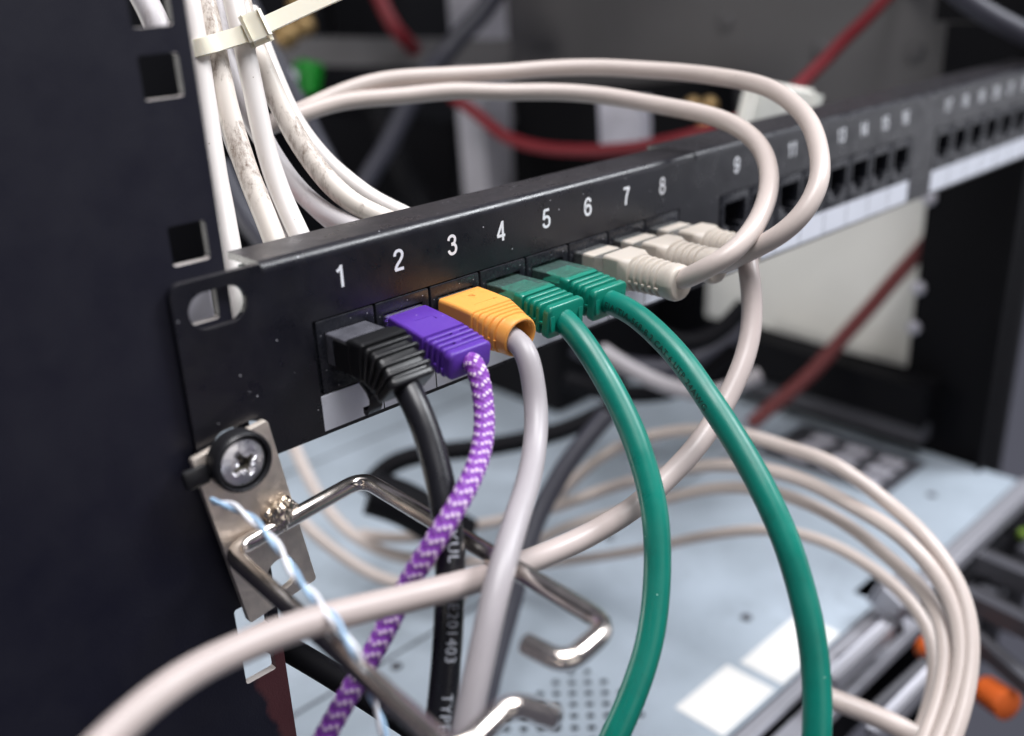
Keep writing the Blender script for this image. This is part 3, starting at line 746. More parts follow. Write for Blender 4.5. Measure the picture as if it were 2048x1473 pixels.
# --- ports 6 to 8: ivory, with a moulded round-nosed boot
def ivory(k, label, pts, seed, r=2.65, tilt=0.0, yaw=0.0, drop=0.0, jacket='beige_cable'):
    X0 = px(k)
    th = cable_thing(k, label)
    connector(X0, 11.4, M['clear'], None, th, zt=24.6)
    bm = bmesh.new()
    loft(bm, [(2.6, 20.9, 0, 11.0, 6.8, .6), (2.9, 20.9, 0, 11.3, 7.2, .7), (6.6, 20.9, 0, 11.4, 7.2, .7), (6.9, 20.9, 0, 11.0, 6.8, .6)], X0)
    def zz(t): return 20.9 - drop * max(0, t - 10) / 22
    def xx(t): return yaw * max(0, t - 10) / 22
    def sec(t, g=0.0):
        f = min(1, max(0, (t - 15.5) / 4.0)); f = f * f * (3 - 2 * f)
        w = 12.2 - 1.6 * f - .06 * max(0, t - 19); h = 9.2 + .6 * f - .06 * max(0, t - 19)
        return (t, zz(t), tilt, w - g, h - g, 0.9 + 4.2 * f, xx(t))
    S = [sec(10.4, .6), sec(10.7)]
    for t in (13, 15.5): S.append(sec(t))
    t = 18.2
    for i in range(5):
        S += [sec(t), sec(t + .25, 1.5), sec(t + .85, 1.6), sec(t + 1.15, .1), sec(t + 1.55, -.25), sec(t + 1.95, .0)]
        t += 2.15
    S += [sec(29.6, -.5), sec(31.5, -.5), sec(32.1, .1), sec(32.3, 1.0)]
    loft(bm, S, X0)
    for i in range(5):
        t = 19.0 + 2.15 * i
        add_box(bm, X0 + xx(t) - 5.5, X0 + xx(t) - 4.6, -(t + .75), -(t - .35), zz(t) - 1.6, zz(t) - .9, .12)
    link('boot', bm, M['beige_boot'], th, autosmooth=42)
    o, fr = tube('cord', [Vector((X0 + xx(27), -28, zz(27))), Vector((X0 + xx(32), -32.3, zz(32) + .1))] + pts, r, M[jacket], th, sides=26, seed=seed)
    return th, fr
t6, fr6 = ivory(6, 'ivory patch cable in port 6, making the inner loop above the panel', [P(1400, 541, 254), P(1440, 525, 252), P(1486, 486, 254), P(1523, 428, 260), P(1539, 366, 268), P(1530, 310, 276), P(1502, 272, 283), P(1461, 246, 289), P(1413, 229, 294), P(1317, 211, 302), P(1205, 192, 309), P(1102, 184, 312), P(1000, 185, 312), P(911, 182, 310), P(794, 193, 307), P(706, 200, 304), P(648, 212, 301), P(604, 229, 298), P(560, 246, 296), P(520, 262, 295)], 6, drop=.6)
t7, fr7 = ivory(7, 'ivory patch cable in port 7, making the outer loop above the panel', [P(1478, 512, 261), P(1527, 489, 256), P(1577, 460, 253), P(1616, 417, 252.5), P(1637, 372, 254), P(1641, 326, 258), P(1634, 280, 264), P(1615, 238, 271), P(1577, 199, 280), P(1536, 176, 288), P(1460, 158, 298), P(1358, 145, 308), P(1205, 136, 315), P(1102, 137, 317), P(1000, 146, 316), P(853, 153, 311), P(765, 160, 308), P(706, 175, 305), P(648, 200, 302), P(604, 222, 300), P(560, 240, 298), P(520, 256, 297)], 7, r=2.6)
t8, fr8 = ivory(8, 'ivory patch cable in port 8, curving down and across to the lower left', [P(1492, 510, 268), P(1499, 548, 264.5), P(1504, 612, 263), P(1500, 680, 260.5), P(1478, 750, 257), P(1444, 818, 254), P(1398, 888, 250), P(1340, 952, 245), P(1270, 1014, 239), P(1180, 1070, 231), P(1090, 1110, 222), P(1015, 1140, 212), P(950, 1162, 202), P(870, 1184, 193), P(783, 1206, 188), P(700, 1224, 183), P(606, 1249, 177), P(473, 1300, 167.5), P(340, 1371, 156.5), P(240, 1450, 149), P(180, 1510, 145)], 8, r=2.75, jacket='rose_cable')

# print on the jackets
M['print_pale'] = mat('pale_print', (0.62, 0.65, 0.72), 0.6)
for st_, s_ in (('XUL', 36.0), ('E201403', 50.0), ('TYPE CM', 68.0)):
    text_on_tube('lettering', st_, 3.3, fr_black, s_, (-.6, -.7, .3, -14), M['print_pale'], t1, bold=-0.035, spacing=1.12, sx=.95)
M['print_black'] = mat('black_print', (0.012, 0.03, 0.025), 0.6)
text_on_tube('lettering', 'EIA/TIA-568-B.2 CAT 6 UTP 24AWG', 2.3, fr5, 5.0, (-.6, -.7, .3, 28), M['print_black'], t5, spacing=1.15)
M['print_brown'] = mat('faded_print', (0.14, 0.10, 0.09), 0.6)
text_on_tube('lettering', 'TYPE CM 24AWG 4PR UTP H2', 1.9, fr6, 78, (-.3, -.7, -.5, 0), M['print_brown'], t6, spacing=1.1)

# ------------------------------------------------------------------ cable ring: welded rod on a nickel plate
ring = empty('cable_ring', (10, -4, -12))
tag(ring, 'nickel plated cable ring, a bent rod welded on a plate under the screw', 'cable ring')
ang = math.radians(8.6)
def plate_fn(a, b, c):
    ca, sa = math.cos(ang), math.sin(ang)
    return (6.6 + a * ca - b * sa * -1.0 * -1.0 if False else 6.6 + a * ca + (-b) * sa, -0.75 - c, 8.7 + a * sa * 1.0 + b * ca if False else 8.7 + a * sa + b * ca)
pl = plate_mesh(rrect(-9.2, 9.2, -44.4, 0, 0.8, 3), [circ(1.6, -37.5, 4.1, 28)], 1.7, plate_fn)
bevel_sharp(pl, 0.3, lambda e: all(v.co.y < -2.3 for v in e.verts), 2)
link('plate', pl, M['nickel'], ring, autosmooth=40)
ZR = -14.2
def rp(u, v, z=ZR): return on(u, v, 2, z)
a1 = Vector((37.0, -4.2, -12.2)); a0 = Vector((1.2, -4.4, -15.6))
rod_pts = [rp(1064, 1282), rp(1075, 1292), rp(1138, 1328), Vector((35.6, -81.5, ZR)), a1, Vector((13.5, -4.2, -14.2)), a0, Vector((-4.6, -82.0, ZR - .2)), rp(900, 1500), rp(955, 1462), rp(1028, 1410), rp(1112, 1436)]
rod_pts = [rp(1052, 1288), rp(1132, 1330), Vector((35.8, -82.0, ZR)), a1, a0, Vector((-5.0, -85.5, ZR - .4)), rp(1022, 1404), rp(1112, 1438)]
rp2 = fillet(rod_pts, 5.0, 8)
pp = []
for p in rp2: pp.append((p, 1.98))
d = []
for i in range(len(pp) - 1):
    k = max(1, int((pp[i + 1][0] - pp[i][0]).length / 1.2))
    for j in range(k): d.append((pp[i][0].lerp(pp[i + 1][0], j / k), 1.98))
d.append(pp[-1])
d = [(d[0][0] + (d[0][0] - d[1][0]).normalized() * .25, 1.6)] + d + [(d[-1][0] + (d[-1][0] - d[-2][0]).normalized() * .25, 1.6)]
bm = bmesh.new(); tube_bm(bm, frames(d), 28, wob=0.01, seed=9)
link('rod', bm, M['rod'], ring, autosmooth=50)
bm = bmesh.new()
for (cx, cy, cz, r) in ((14.3, -4.3, -12.3, 2.9), (16.2, -3.8, -10.8, 1.9), (13.4, -4.6, -14.2, 2.0), (17.6, -3.4, -12.2, 1.7), (12.6, -3.6, -11.6, 1.6)):
    r_ = bmesh.ops.create_icosphere(bm, subdivisions=4, radius=r)
    for v in r_['verts']:
        n = noise.noise(v.co * .55 + Vector((cx, cy, cz))) * .55 + noise.noise(v.co * 1.5 + Vector((cx, 3, cz))) * .28
        v.co = v.co * (1 + n * .55); v.co.z *= 1.15; v.co.y *= .85
        v.co += Vector((cx, cy, cz))
link('weld', bm, M['weld'], ring, autosmooth=180)

# ------------------------------------------------------------------ screw with its cup washer
scr = empty('rack_screw', (6.6, -3, 4.7))
tag(scr, 'silver cross head screw in a black cup washer at the panel corner', 'screw')
def lathe(bm, prof, C, n=48, mi=0):
    """prof: (radius, out) rings; axis along -Y from C"""
    rings = []
    for r, o in prof:
        rings.append([bm.verts.new(C + Vector((r * math.cos(2 * math.pi * k / n), -o, r * math.sin(2 * math.pi * k / n)))) for k in range(n)])
    for i in range(len(rings) - 1):
        for k in range(n):
            bm.faces.new((rings[i][k], rings[i][(k + 1) % n], rings[i + 1][(k + 1) % n], rings[i + 1][k])).material_index = mi
    return rings
C0 = Vector((6.7, -2.0, 4.7))
bm = bmesh.new()
rg = lathe(bm, [(6.2, .55), (6.6, 0.8), (6.7, 2.5), (6.75, 4.2), (6.6, 4.8), (6.3, 5.2), (6.0, 5.2), (5.85, 4.9), (5.75, 4.3), (5.7, 3.4), (0.4, 3.2)], C0, 56)
bm.faces.new(rg[0]); bm.faces.new(rg[-1])
# a separate dark block left of the washer stands in for the screw's shadow
link('washer', bm, M['rubber'], scr, autosmooth=45)
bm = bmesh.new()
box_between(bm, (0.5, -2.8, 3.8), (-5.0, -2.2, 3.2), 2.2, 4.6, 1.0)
link('shadow_block', bm, M['rubber'], scr, autosmooth=40)
bm = bmesh.new()
NR, NA = 40, 128; grid = []; DEEP = []
rot = math.radians(28)
for i in range(NR + 1):
    r = 5.55 * i / NR; row = []; DEEP.append([])
    for k in range(NA):
        a = 2 * math.pi * k / NA; x, z = r * math.cos(a), r * math.sin(a)
        h = 1.7 * (1 - (r / 6.4) ** 2) - (1.0 * max(0, (r - 5.0) / .55) ** 2)
        xr, zr = x * math.cos(rot) + z * math.sin(rot), -x * math.sin(rot) + z * math.cos(rot)
        def sm(v, w): return max(0, min(1, (w - abs(v)) / .25 + .5))
        arm = max(sm(xr, .62) * sm(zr, 3.1), sm(zr, .62) * sm(xr, 3.1))
        core_ = max(0, min(1, (1.35 - r) / .4 + .5))
        fine = max(sm((xr + zr) * .707, .18) * sm((xr - zr) * .707, 2.2), sm((xr - zr) * .707, .18) * sm((xr + zr) * .707, 2.2)) * .35
        h -= 1.9 * max(arm * (1.1 - r / 4.6), core_ * 1.15, fine * .6)
        DEEP[-1].append(max(arm * (1.1 - r / 4.6), core_ * 1.15) + .35 * noise.noise(Vector((x * 1.3, z * 1.3, 2))))
        h += .05 * noise.noise(Vector((x * .9, z * .9, 5)))
        row.append(bm.verts.new(C0 + Vector((x, -(3.7 + h), z))))
    grid.append(row)
for i in range(NR):
    for k in range(NA):
        k2 = (k + 1) % NA
        if i == 0:
            bm.faces.new((grid[0][0], grid[1][k], grid[1][k2])) if False else None
        f = bm.faces.new((grid[i][k], grid[i][k2], grid[i + 1][k2], grid[i + 1][k]))
        if DEEP[i][k] > .55: f.material_index = 1  # darker metal in the deep parts of the cross recess
bmesh.ops.remove_doubles(bm, verts=bm.verts, dist=1e-5)
link('screw_head', bm, [M['screw'], M['recess_dark']], scr, autosmooth=60)

# ------------------------------------------------------------------ loose twisted pair
pair = empty('twisted_wires', tuple(P(560, 1090, 186)))
tag(pair, 'loose blue and white twisted wires in front of the cable ring', 'wire')
pth = [P(424, 1003, 201), P(465, 1013, 198), P(510, 1044, 194), P(556, 1094, 190), P(590, 1150, 186), P(630, 1196, 181), P(676, 1250, 175.5), P(706, 1300, 174), P(734, 1352, 180), P(746, 1400, 186), P(760, 1440, 187), P(775, 1500, 187)]
base = frames(smooth_path(catmull([(p, .6) for p in pth], .6), 4))
for ph0, m in ((0.0, M['blue_wire']), (math.pi, M['white_wire'])):
    q = []
    for (p, N, B, r, s) in base:
        a = ph0 + 2 * math.pi * s / 15.0
        q.append((p + (N * math.cos(a) + B * math.sin(a)) * .46, .48))
    bm = bmesh.new(); tube_bm(bm, frames(q), 14)
    link('wire', bm, m, pair, autosmooth=60)

# ------------------------------------------------------------------ white cable bundle behind the panel, held by a tie
BG = 'white cables bundled behind the panel'
def bundle(label, pts, r, m, seed):
    o, fr = tube('network_cable', pts, r, m, None, sides=24, seed=seed, wob=0.03)
    return tag(o, label, 'cable', BG), fr
bundle('thin clean white cable hugging the edge of the rack rail', [P(366, -60, 240), P(380, -5, 239), P(397, 100, 239), P(412, 200, 239), P(430, 320, 238), P(450, 425, 236), P(466, 510, 233), P(478, 600, 231), P(492, 720, 229)], 2.35, M['clean_white'], 11)
bundle('thickest white cable of the bundle, stained brown', [P(392, -60, 244), P(407, -5, 243), P(431, 100, 243), P(462, 240, 243), P(494, 340, 243), P(526, 420, 242), P(552, 490, 240), P(575, 570, 238)], 2.75, M['dirty_white'], 12)
bundle('clean bright white cable in the middle of the tied bundle', [P(452, -60, 248), P(465, -5, 247), P(488, 90, 246), P(509, 190, 247), P(530, 290, 248), P(558, 380, 248), P(590, 455, 246), P(625, 530, 243)], 2.6, M['clean_white'], 13)
bundle('spotted cream cable sweeping right from the tie to the panel top', [P(470, -60, 258), P(487, 30, 256), P(515, 110, 254), P(546, 185, 254), P(588, 268, 255), P(632, 334, 256), P(690, 396, 256), P(752, 432, 256), P(820, 460, 256)], 2.75, M['dirty_white'], 14)
bundle('slim grey white cable tucked behind the spotted cream one', [P(500, 20, 272), P(545, 140, 270), P(590, 240, 269), P(642, 312, 268), P(700, 364, 267), P(756, 404, 266), P(830, 440, 264)], 2.3, M['clean_white'], 15)
bundle('shaded grey cable curving low under the cream one', [P(470, 120, 268), P(505, 230, 266), P(556, 330, 264), P(606, 392, 261), P(664, 436, 258), P(730, 465, 255), P(790, 490, 253)], 2.6, M['grey_white'], 16)
bundle('dirty cable half hidden behind the stained one', [P(425, 60, 255), P(440, 170, 255), P(455, 250, 254), P(480, 320, 253), P(515, 380, 252), P(560, 450, 250), P(600, 520, 247)], 2.3, M['grey_white'], 17)
bundle('grey cable crossing low behind the middle of the bundle', [P(420, -40, 264), P(440, 60, 264), P(470, 170, 263), P(520, 272, 262), P(580, 362, 261), P(640, 424, 260), P(700, 475, 258)], 2.5, M['grey_white'], 18)
bundle('pale cable deepest in the bundle, showing at its right edge', [P(530, 110, 290), P(560, 190, 289), P(604, 288, 287), P(660, 362, 285), P(720, 412, 283), P(800, 462, 281)], 2.6, M['clean_white'], 19)
o, _ = tube('network_cable', [P(566, 380, 258), P(582, 416, 257), P(612, 470, 255), P(630, 510, 253)], .8, M['red_wire'], None, sides=12)
tag(o, 'thin red wire between the bundled cables at the panel top', 'wire')

# the tie: strap wrapped over the bundle, head and long tail
tie = empty('cable_tie', tuple(P(460, 85, 238)))
tag(tie, 'white nylon cable tie round the bundle with its tail sticking out right', 'cable tie')
def ribbon(bm, pts, w, th, wdir):
    d = smooth_path(catmull([(Vector(p), 1) for p in pts], .7), 3)
    n = len(d); R_ = []
    for i in range(n):
        T = (d[min(n - 1, i + 1)][0] - d[max(0, i - 1)][0]).normalized()
        wv = Vector(wdir); wv = (wv - T * wv.dot(T)).normalized(); nv = T.cross(wv)
        p = d[i][0]
        R_.append([bm.verts.new(p + wv * a + nv * b) for a, b in ((-w / 2, -th / 2), (-w / 2 + .5, -th / 2 - .25), (w / 2 - .5, -th / 2 - .25), (w / 2, -th / 2), (w / 2, th / 2), (-w / 2, th / 2))])
    for i in range(n - 1):
        for k in range(6):
            bm.faces.new((R_[i][k], R_[i][(k + 1) % 6], R_[i + 1][(k + 1) % 6], R_[i + 1][k]))
    bm.faces.new(R_[0]); bm.faces.new(R_[-1])
wd = P(440, 60, 240) - P(448, 100, 240)
bm = bmesh.new()
ribbon(bm, [P(400, 98, 246), P(384, 100, 241), P(392, 98, 236.6), P(410, 93, 236), P(440, 84, 238.6), P(470, 75, 240.5), P(490, 68, 242), P(506, 62, 243.5)], 4.1, 1.0, wd)
ribbon(bm, [P(400, 98, 250), P(430, 96, 262), P(480, 75, 270), P(506, 64, 262)], 4.1, 1.0, wd)
link('strap', bm, M['tie'], tie, autosmooth=50)
bm = bmesh.new()
ribbon(bm, [P(512, 60, 243.5), P(548, 43, 245), P(600, 19, 247), P(660, -8, 249), P(730, -38, 251)], 4.0, .95, wd)
link('tail', bm, M['tie'], tie, autosmooth=50)
bm = bmesh.new()
hd = P(497, 64, 242.5); he = P(528, 51, 243)
box_between(bm, hd, he, 4.0, 5.0, 0.9, up=wd)
link('tie_head', bm, M['tie'], tie, autosmooth=50)

# cables seen through the rail's square holes
o, _ = tube('network_cable', [P(245, -70, 230), P(285, -10, 229), P(312, 45, 228), P(326, 80, 229)], 3.0, M['grey_white'], None); tag(o, 'grey cable seen through the topmost square hole of the rail', 'cable')
bm = bmesh.new(); q0, q1 = on(372, 640, 1, 15), on(428, 610, 1, 15); add_box(bm, q0.x, q1.x, 15, 19, 20, 37, .6)
o = link('cable_clip', bm, M['post'], None); tag(o, 'pale clip seen through the oval slot of the panel', 'clip')

# ------------------------------------------------------------------ server below
ZS = -180.0
srv = empty('server', (235, 200, -266))
tag(srv, 'zinc coloured rack server under the panel with white stickers on its lid', 'server')
hol = []
vx = Vector((159.4, 57.3)); 
for i in range(-6, 6):
    for j in range(-6, 5):
        x = 150 + (i + (j % 2) * .5) * 9.4; y = 36 + j * 4.7
        if 104 < x < 178 and 16 < y < 60: hol.append(circ(x, y, 1.75, 10))
bm = plate_mesh([(18, -15), (300, -15), (300, -3), (318, -3), (318, -18), (457, -18), (457, 520), (18, 520)], hol, 1.2, lambda a, b, c: (a, b, ZS - 1.2 + c))
add_box(bm, 455.8, 457, -16, 519, ZS - 85, ZS - 1.3)
add_box(bm, 18, 19.2, -16, 519, ZS - 85, ZS - 1.3)
add_box(bm, 19.3, 455.7, 518, 519.5, ZS - 85, ZS - 1.3)
link('lid', bm, M['server'], srv, smooth=False)
bm = bmesh.new(); add_box(bm, 20, 455, -8, 515, ZS - 84, ZS - 14)
link('chassis', bm, M['dark_metal'], srv, smooth=False)
bm = bmesh.new()
add_box(bm, 18, 298, -21.5, -15.5, ZS - 4.5, ZS - 1.0, .6)
add_box(bm, 322, 460, -28, -19, ZS - 7, ZS + 1.5, 1.0)
add_box(bm, 300, 316, -26, -16, ZS - 12, ZS - 1, 1.2)
add_box(bm, 120, 310, -33, -22.5, ZS - 14, ZS - 8, .8)
add_box(bm, 200, 330, -42, -38, ZS - 40, ZS - 34, .8)
link('front_trim', bm, M['steel'], srv)
bm = bmesh.new()
add_box(bm, 330, 456, -18.8, -18.2, ZS - .9, ZS + .3, .0)
link('lid_gap', bm, M['dark_metal'], srv, smooth=False)
bm = bmesh.new(); c = [on(u, v, 2, ZS) for u, v in ((1345, 1420), (1460, 1325), (1555, 1388))]
x0, x1, y0, y1 = 180, 218, -13, 9.5
add_box(bm, 181, 217, -13.5, 9.5, ZS + .05, ZS + .25); link('sticker', bm, M['sticker'], srv, smooth=False)
bm = bmesh.new(); add_box(bm, 222, 268, -14, 6.5, ZS + .05, ZS + .25); link('sticker', bm, M['sticker'], srv, smooth=False)
bm = bmesh.new(); add_box(bm, 390, 442, 28, 108, ZS + .05, ZS + .8)
for i in range(9): add_box(bm, 398 + (i % 3) * 14, 406 + (i % 3) * 14, 36 + (i // 3) * 22, 50 + (i // 3) * 22, ZS + .82, ZS + 1.1, mi=1)
link('warning_label', bm, [M['bay'], M['post']], srv, smooth=False)
bm = bmesh.new(); add_box(bm, 20, 455, 118, 119.2, ZS + .04, ZS + .3); add_box(bm, 20, 455, 300, 301.5, ZS + .04, ZS + .3)
link('lid_seam', bm, M['bay'], srv, smooth=False)
for x, y in ((100, 8), (250, 22), (260, 112), (120, 112), (410, 10), (330, 20)):
    bm = bmesh.new(); r_ = bmesh.ops.create_uvsphere(bm, u_segments=16, v_segments=8, radius=2.6)
    for q in r_['verts']: q.co = Vector((x + q.co.x, y + q.co.y, ZS + .1 + q.co.z * .35))
    link('lid_screw', bm, M['bay'], srv)
# drive bays
for i, x in enumerate((322, 356, 390, 424)):
    b_ = bmesh.new()
    add_box(b_, x, x + 30, -30, -9, ZS - 82, ZS - 12, 1.2)
    add_box(b_, x + 3, x + 27, -40, -31, ZS - 30, ZS - 24, 1.2, mi=1)
    add_box(b_, x + 3, x + 6.5, -40, -31, ZS - 78, ZS - 31, 1.2, mi=1)
    add_box(b_, x + 9, x + 26, -34, -31, ZS - 52, ZS - 38, .8, mi=1)
    add_box(b_, x + 9, x + 26, -34, -31, ZS - 74, ZS - 60, .8, mi=1)
    link('drive_bay', b_, [M['dark_metal'], M['bay']], srv)
def tab(a, b, r):
    b_ = bmesh.new(); q = []
    for i in range(13):
        f = i / 12; e = min(f, 1 - f)
        q.append((a.lerp(b, f), r * min(1.0, .45 + (e * 5.5) ** .5 * .75) * (1.0 + .12 * f)))
    tube_bm(b_, frames(q), 22)
    link('orange_tab', b_, M['orange_tab'], srv)
tab(W(1848, 1285, 430), W(1900, 1335, 415), 6.2)
tab(W(1962, 1375, 420), W(2022, 1415, 405), 6.2)
bm = bmesh.new()
for a, b, w_ in (((1930, 1190, 430), (2070, 1260, 400), 8), ((1900, 1235, 430), (2080, 1390, 395), 6), ((1960, 1120, 440), (2080, 1170, 420), 9), ((1690, 1330, 415), (1790, 1250, 430), 6), ((1740, 1440, 400), (1860, 1330, 415), 6)):
    box_between(bm, W(*a), W(*b), w_, w_ * .7, 1.2)
link('bay_lever', bm, M['bay'], srv)
bm = bmesh.new()
box_between(bm, W(1745, 1470, 392), W(1865, 1345, 410), 5, 4, 1.0); box_between(bm, W(1660, 1365, 400), W(1775, 1258, 420), 6, 5, 1)
box_between(bm, W(1768, 1180, 445), W(1812, 1225, 437), 11, 9, 2)
link('latch_rail', bm, M['steel'], srv)
bm = bmesh.new(); add_box(bm, 430, 437, -34, -28, ZS - 20, ZS - 16, .8)
link('indicator', bm, M['yellow'], srv)

# dark gear standing on the back of the server and the shelf beside it
bm = bmesh.new(); add_box(bm, 352, 452, 235, 420, ZS + .3, ZS + 92, 2)
o = link('network_switch', bm, M['dark_metal'], None, smooth=False); tag(o, 'black box standing at the back of the server lid', 'switch')
bm = bmesh.new(); box_between(bm, on(1480, 690, 0, 452), on(1860, 810, 0, 452), 20, 22, 1.5)
o = link('mounting_rail', bm, M['dark_metal'], None, smooth=False); tag(o, 'dark sliding rail along the right side above the server', 'rail')
bm = bmesh.new(); box_between(bm, on(1500, 765, 0, 448), on(1850, 868, 0, 448), 10, 8, 1.0)
o = link('mounting_rail', bm, M['bay'], None, smooth=False); tag(o, 'slim grey slide rail just above the server lid at right', 'rail')

# right rack rail and side walls
bm = bmesh.new(); add_box(bm, 463, 466, 1.7, 55, -380, 60); add_box(bm, 452, 485, 1.7, 3.5, -380, 200); add_box(bm, 463, 466, 1.7, 62, 61, 260)
o = link('rack_rail', bm, M['dark_metal'], None, smooth=False); tag(o, 'black right hand rack rail at the far end of the panel', 'rack rail')
for i, z in enumerate((-31, -83, -107, -143, -168)):
    bm = bmesh.new(); lathe_c = Vector((461, 53, z))
    r_ = bmesh.ops.create_uvsphere(bm, u_segments=16, v_segments=10, radius=4.2)
    for v in r_['verts']: v.co = Vector((v.co.x * .7, v.co.y, v.co.z)) + lathe_c
    o = link('bolt', bm, M['post'], None); tag(o, 'round grey bolt on the edge of the right hand rack rail', 'bolt', 'bolts on the right hand rack rail')
bm = bmesh.new(); add_box(bm, 482, 486, 30, 420, -20, 240)
for (u, v) in ((1450, 45), (1640, 100), (1830, 105)):
    c = on(u, v, 0, 482); r_ = bmesh.ops.create_uvsphere(bm, u_segments=16, v_segments=8, radius=6)
    for q in r_['verts']: q.co = Vector((q.co.x * .4, q.co.y, q.co.z)) + c
o = link('side_panel', bm, M['grey_metal'], None, smooth=False); tag(o, 'grey bolted side panel of the rack above the far ports', 'side panel')
bm = bmesh.new(); add_box(bm, 482, 486, 30, 212, -141, -21)
o = link('side_panel', bm, M['cream'], None, smooth=False); tag(o, 'cream side panel of the rack seen below the far ports', 'side panel')
bm = bmesh.new(); add_box(bm, 482, 486, 30, 600, -380, -142); add_box(bm, 482, 486, 213, 420, -141.9, -21)
o = link('side_panel', bm, M['dark_metal'], None, smooth=False); tag(o, 'dark lower side panel of the rack beside the server', 'side panel')
bm = bmesh.new(); add_box(bm, -200, 700, 640, 646, -400, 500)
o = link('back_panel', bm, M['dark_metal'], None, smooth=False); tag(o, 'dark rear panel closing the back of the rack', 'back panel')

# ------------------------------------------------------------------ blurred things at the back, top
def WB(u, v, d):
    f = 1.36 - .36 * min(1, max(0, (u - 900) / 600))
    return W(u, v, d * f)
def bar(name, a, b, w, h, m, label, cat, bev=1.0, group=None):
    bm = bmesh.new(); box_between(bm, a, b, w, h, bev); o = link(name, bm, m, None, smooth=False)
    return tag(o, label, cat, group)
bar('rack_post', on(952, -30, 1, 420), on(985, 420, 1, 420), 30, 34, M['post'], 'pale upright post in the blurred back of the rack', 'post')
bar('rack_post', on(1060, -30, 1, 430), on(1070, 420, 1, 430), 22, 24, M['dark_metal'], 'black upright post behind the pale one', 'post')
bar('cable_bar', WB(545, 102, 520), WB(1020, 108, 560), 14, 17, M['grey_metal'], 'dark grey crossbar behind the tie tail', 'bar')
for a, b, m, lab, w_ in (((800, 10, 560), (870, 240, 600), 'dark_cable', 'charcoal strap hanging between the crossbar and the pale post', 20),):
    pass
def dcable(pts, r, m, label, cat='cable', group=None):
    o, _ = tube('network_cable' if m not in ('red_cable', 'faded_red') else 'red_cable', pts, r, M[m], None, sides=14, step=4.0, wob=0, smooth=6)
    return tag(o, label, cat, group)
dcable([WB(1010, -40, 470), WB(960, 30, 470), WB(900, 95, 472), WB(840, 170, 478), WB(770, 300, 485), WB(700, 420, 490)], 6.5, 'dark_cable', 'charcoal cable crossing in front of the pale post')
dcable([WB(480, -30, 360), WB(545, 110, 362), WB(600, 210, 365), WB(655, 320, 370), WB(720, 440, 372)], 4.2, 'dark_cable', 'slate grey cable slanting down behind the white bundle')
dcable([WB(440, 330, 330), WB(480, 420, 330), WB(560, 520, 330)], 5.0, 'dark_cable', 'dark cable seen low between the rail and the bundle')
dcable([WB(740, 180, 520), WB(770, 250, 520), WB(800, 330, 520), WB(850, 430, 520)], 9.0, 'dark_metal', 'black cable hanging behind the ivory loops')
dcable([WB(735, -60, 500), WB(772, 25, 500), WB(795, 65, 502), WB(832, 102, 525), WB(862, 150, 540)], 5.0, 'red_cable', 'short red cable dropping behind the crossbar')
dcable([WB(905, 195, 470), WB(950, 225, 468), WB(1000, 268, 466), WB(1080, 296, 464), WB(1200, 302, 462), WB(1320, 288, 460), WB(1420, 262, 462), WB(1540, 215, 480), WB(1610, 160, 500), WB(1690, 80, 520), WB(1770, 0, 540), WB(1830, -70, 550)], 3.5, 'red_cable', 'long red cable running behind the panel and up over the grey side')
dcable([WB(1960, 330, 572), WB(1900, 420, 574), WB(1850, 490, 576), WB(1780, 570, 580), WB(1700, 660, 585), WB(1640, 730, 588), WB(1560, 800, 592), WB(1500, 850, 592)], 4.4, 'faded_red', 'faded red cable slanting across the cream panel')
dcable([WB(1860, -60, 470), WB(1950, 15, 470), WB(2060, 75, 470), WB(2140, 110, 470)], 5.0, 'dark_cable', 'grey cable arching across the top right corner')
bar('terminal_block', WB(598, 150, 470), WB(632, 158, 470), 14, 14, M['green_plug'], 'small green terminal block behind the white bundle', 'connector', 2)
bar('terminal_block', WB(555, 165, 468), WB(592, 170, 468), 12, 14, M['post'], 'small white terminal block beside the green one', 'connector', 2)
for (u, v, d_, r, m, lab) in ((572, 70, 480, 9, 'brass', 'brass connector left of the crossbar'), (606, 52, 482, 8, 'brass', 'brass connector behind the tie tail'), (602, 8, 486, 9, 'brass', 'topmost brass connector under the tie tail'), (1385, 212, 500, 5, 'brass', 'left brass stud behind the ivory loops'), (1418, 212, 500, 5, 'brass', 'right brass stud behind the ivory loops'), (1415, 258, 480, 6, 'brass', 'brass stud beside the red cable')):
    bm = bmesh.new(); r_ = bmesh.ops.create_uvsphere(bm, u_segments=18, v_segments=12, radius=r); c = WB(u, v, d_)
    for q in r_['verts']: q.co = q.co + c
    o = link('brass_connector', bm, M[m], None); tag(o, lab, 'connector')
bar('cable_socket', WB(1500, 215, 430), WB(1610, 235, 430), 18, 16, M['cream'], 'cream socket block resting behind the panel top', 'socket', 3)
bar('paper_tag', WB(1210, 245, 520), WB(1290, 250, 520), 8, 30, M['post'], 'pale tag hanging behind the ivory loops', 'tag', 1)
bar('equipment_box', WB(1090, 235, 620), WB(1480, 205, 640), 60, 34, M['dark_metal'], 'black equipment box under the grey side panel', 'box', 2)
bar('equipment_box', WB(660, 40, 600), WB(930, 20, 640), 40, 44, M['dark_metal'], 'black equipment box left of the pale post', 'box', 2)
bar('equipment_box', WB(620, 300, 600), WB(905, 320, 620), 40, 60, M['dark_metal'], 'navy black box behind the slanting slate cable', 'box', 2)
bar('equipment_box', WB(1900, 60, 560), WB(2100, 60, 560), 60, 70, M['dark_metal'], 'black equipment box in the top right corner', 'box', 2)

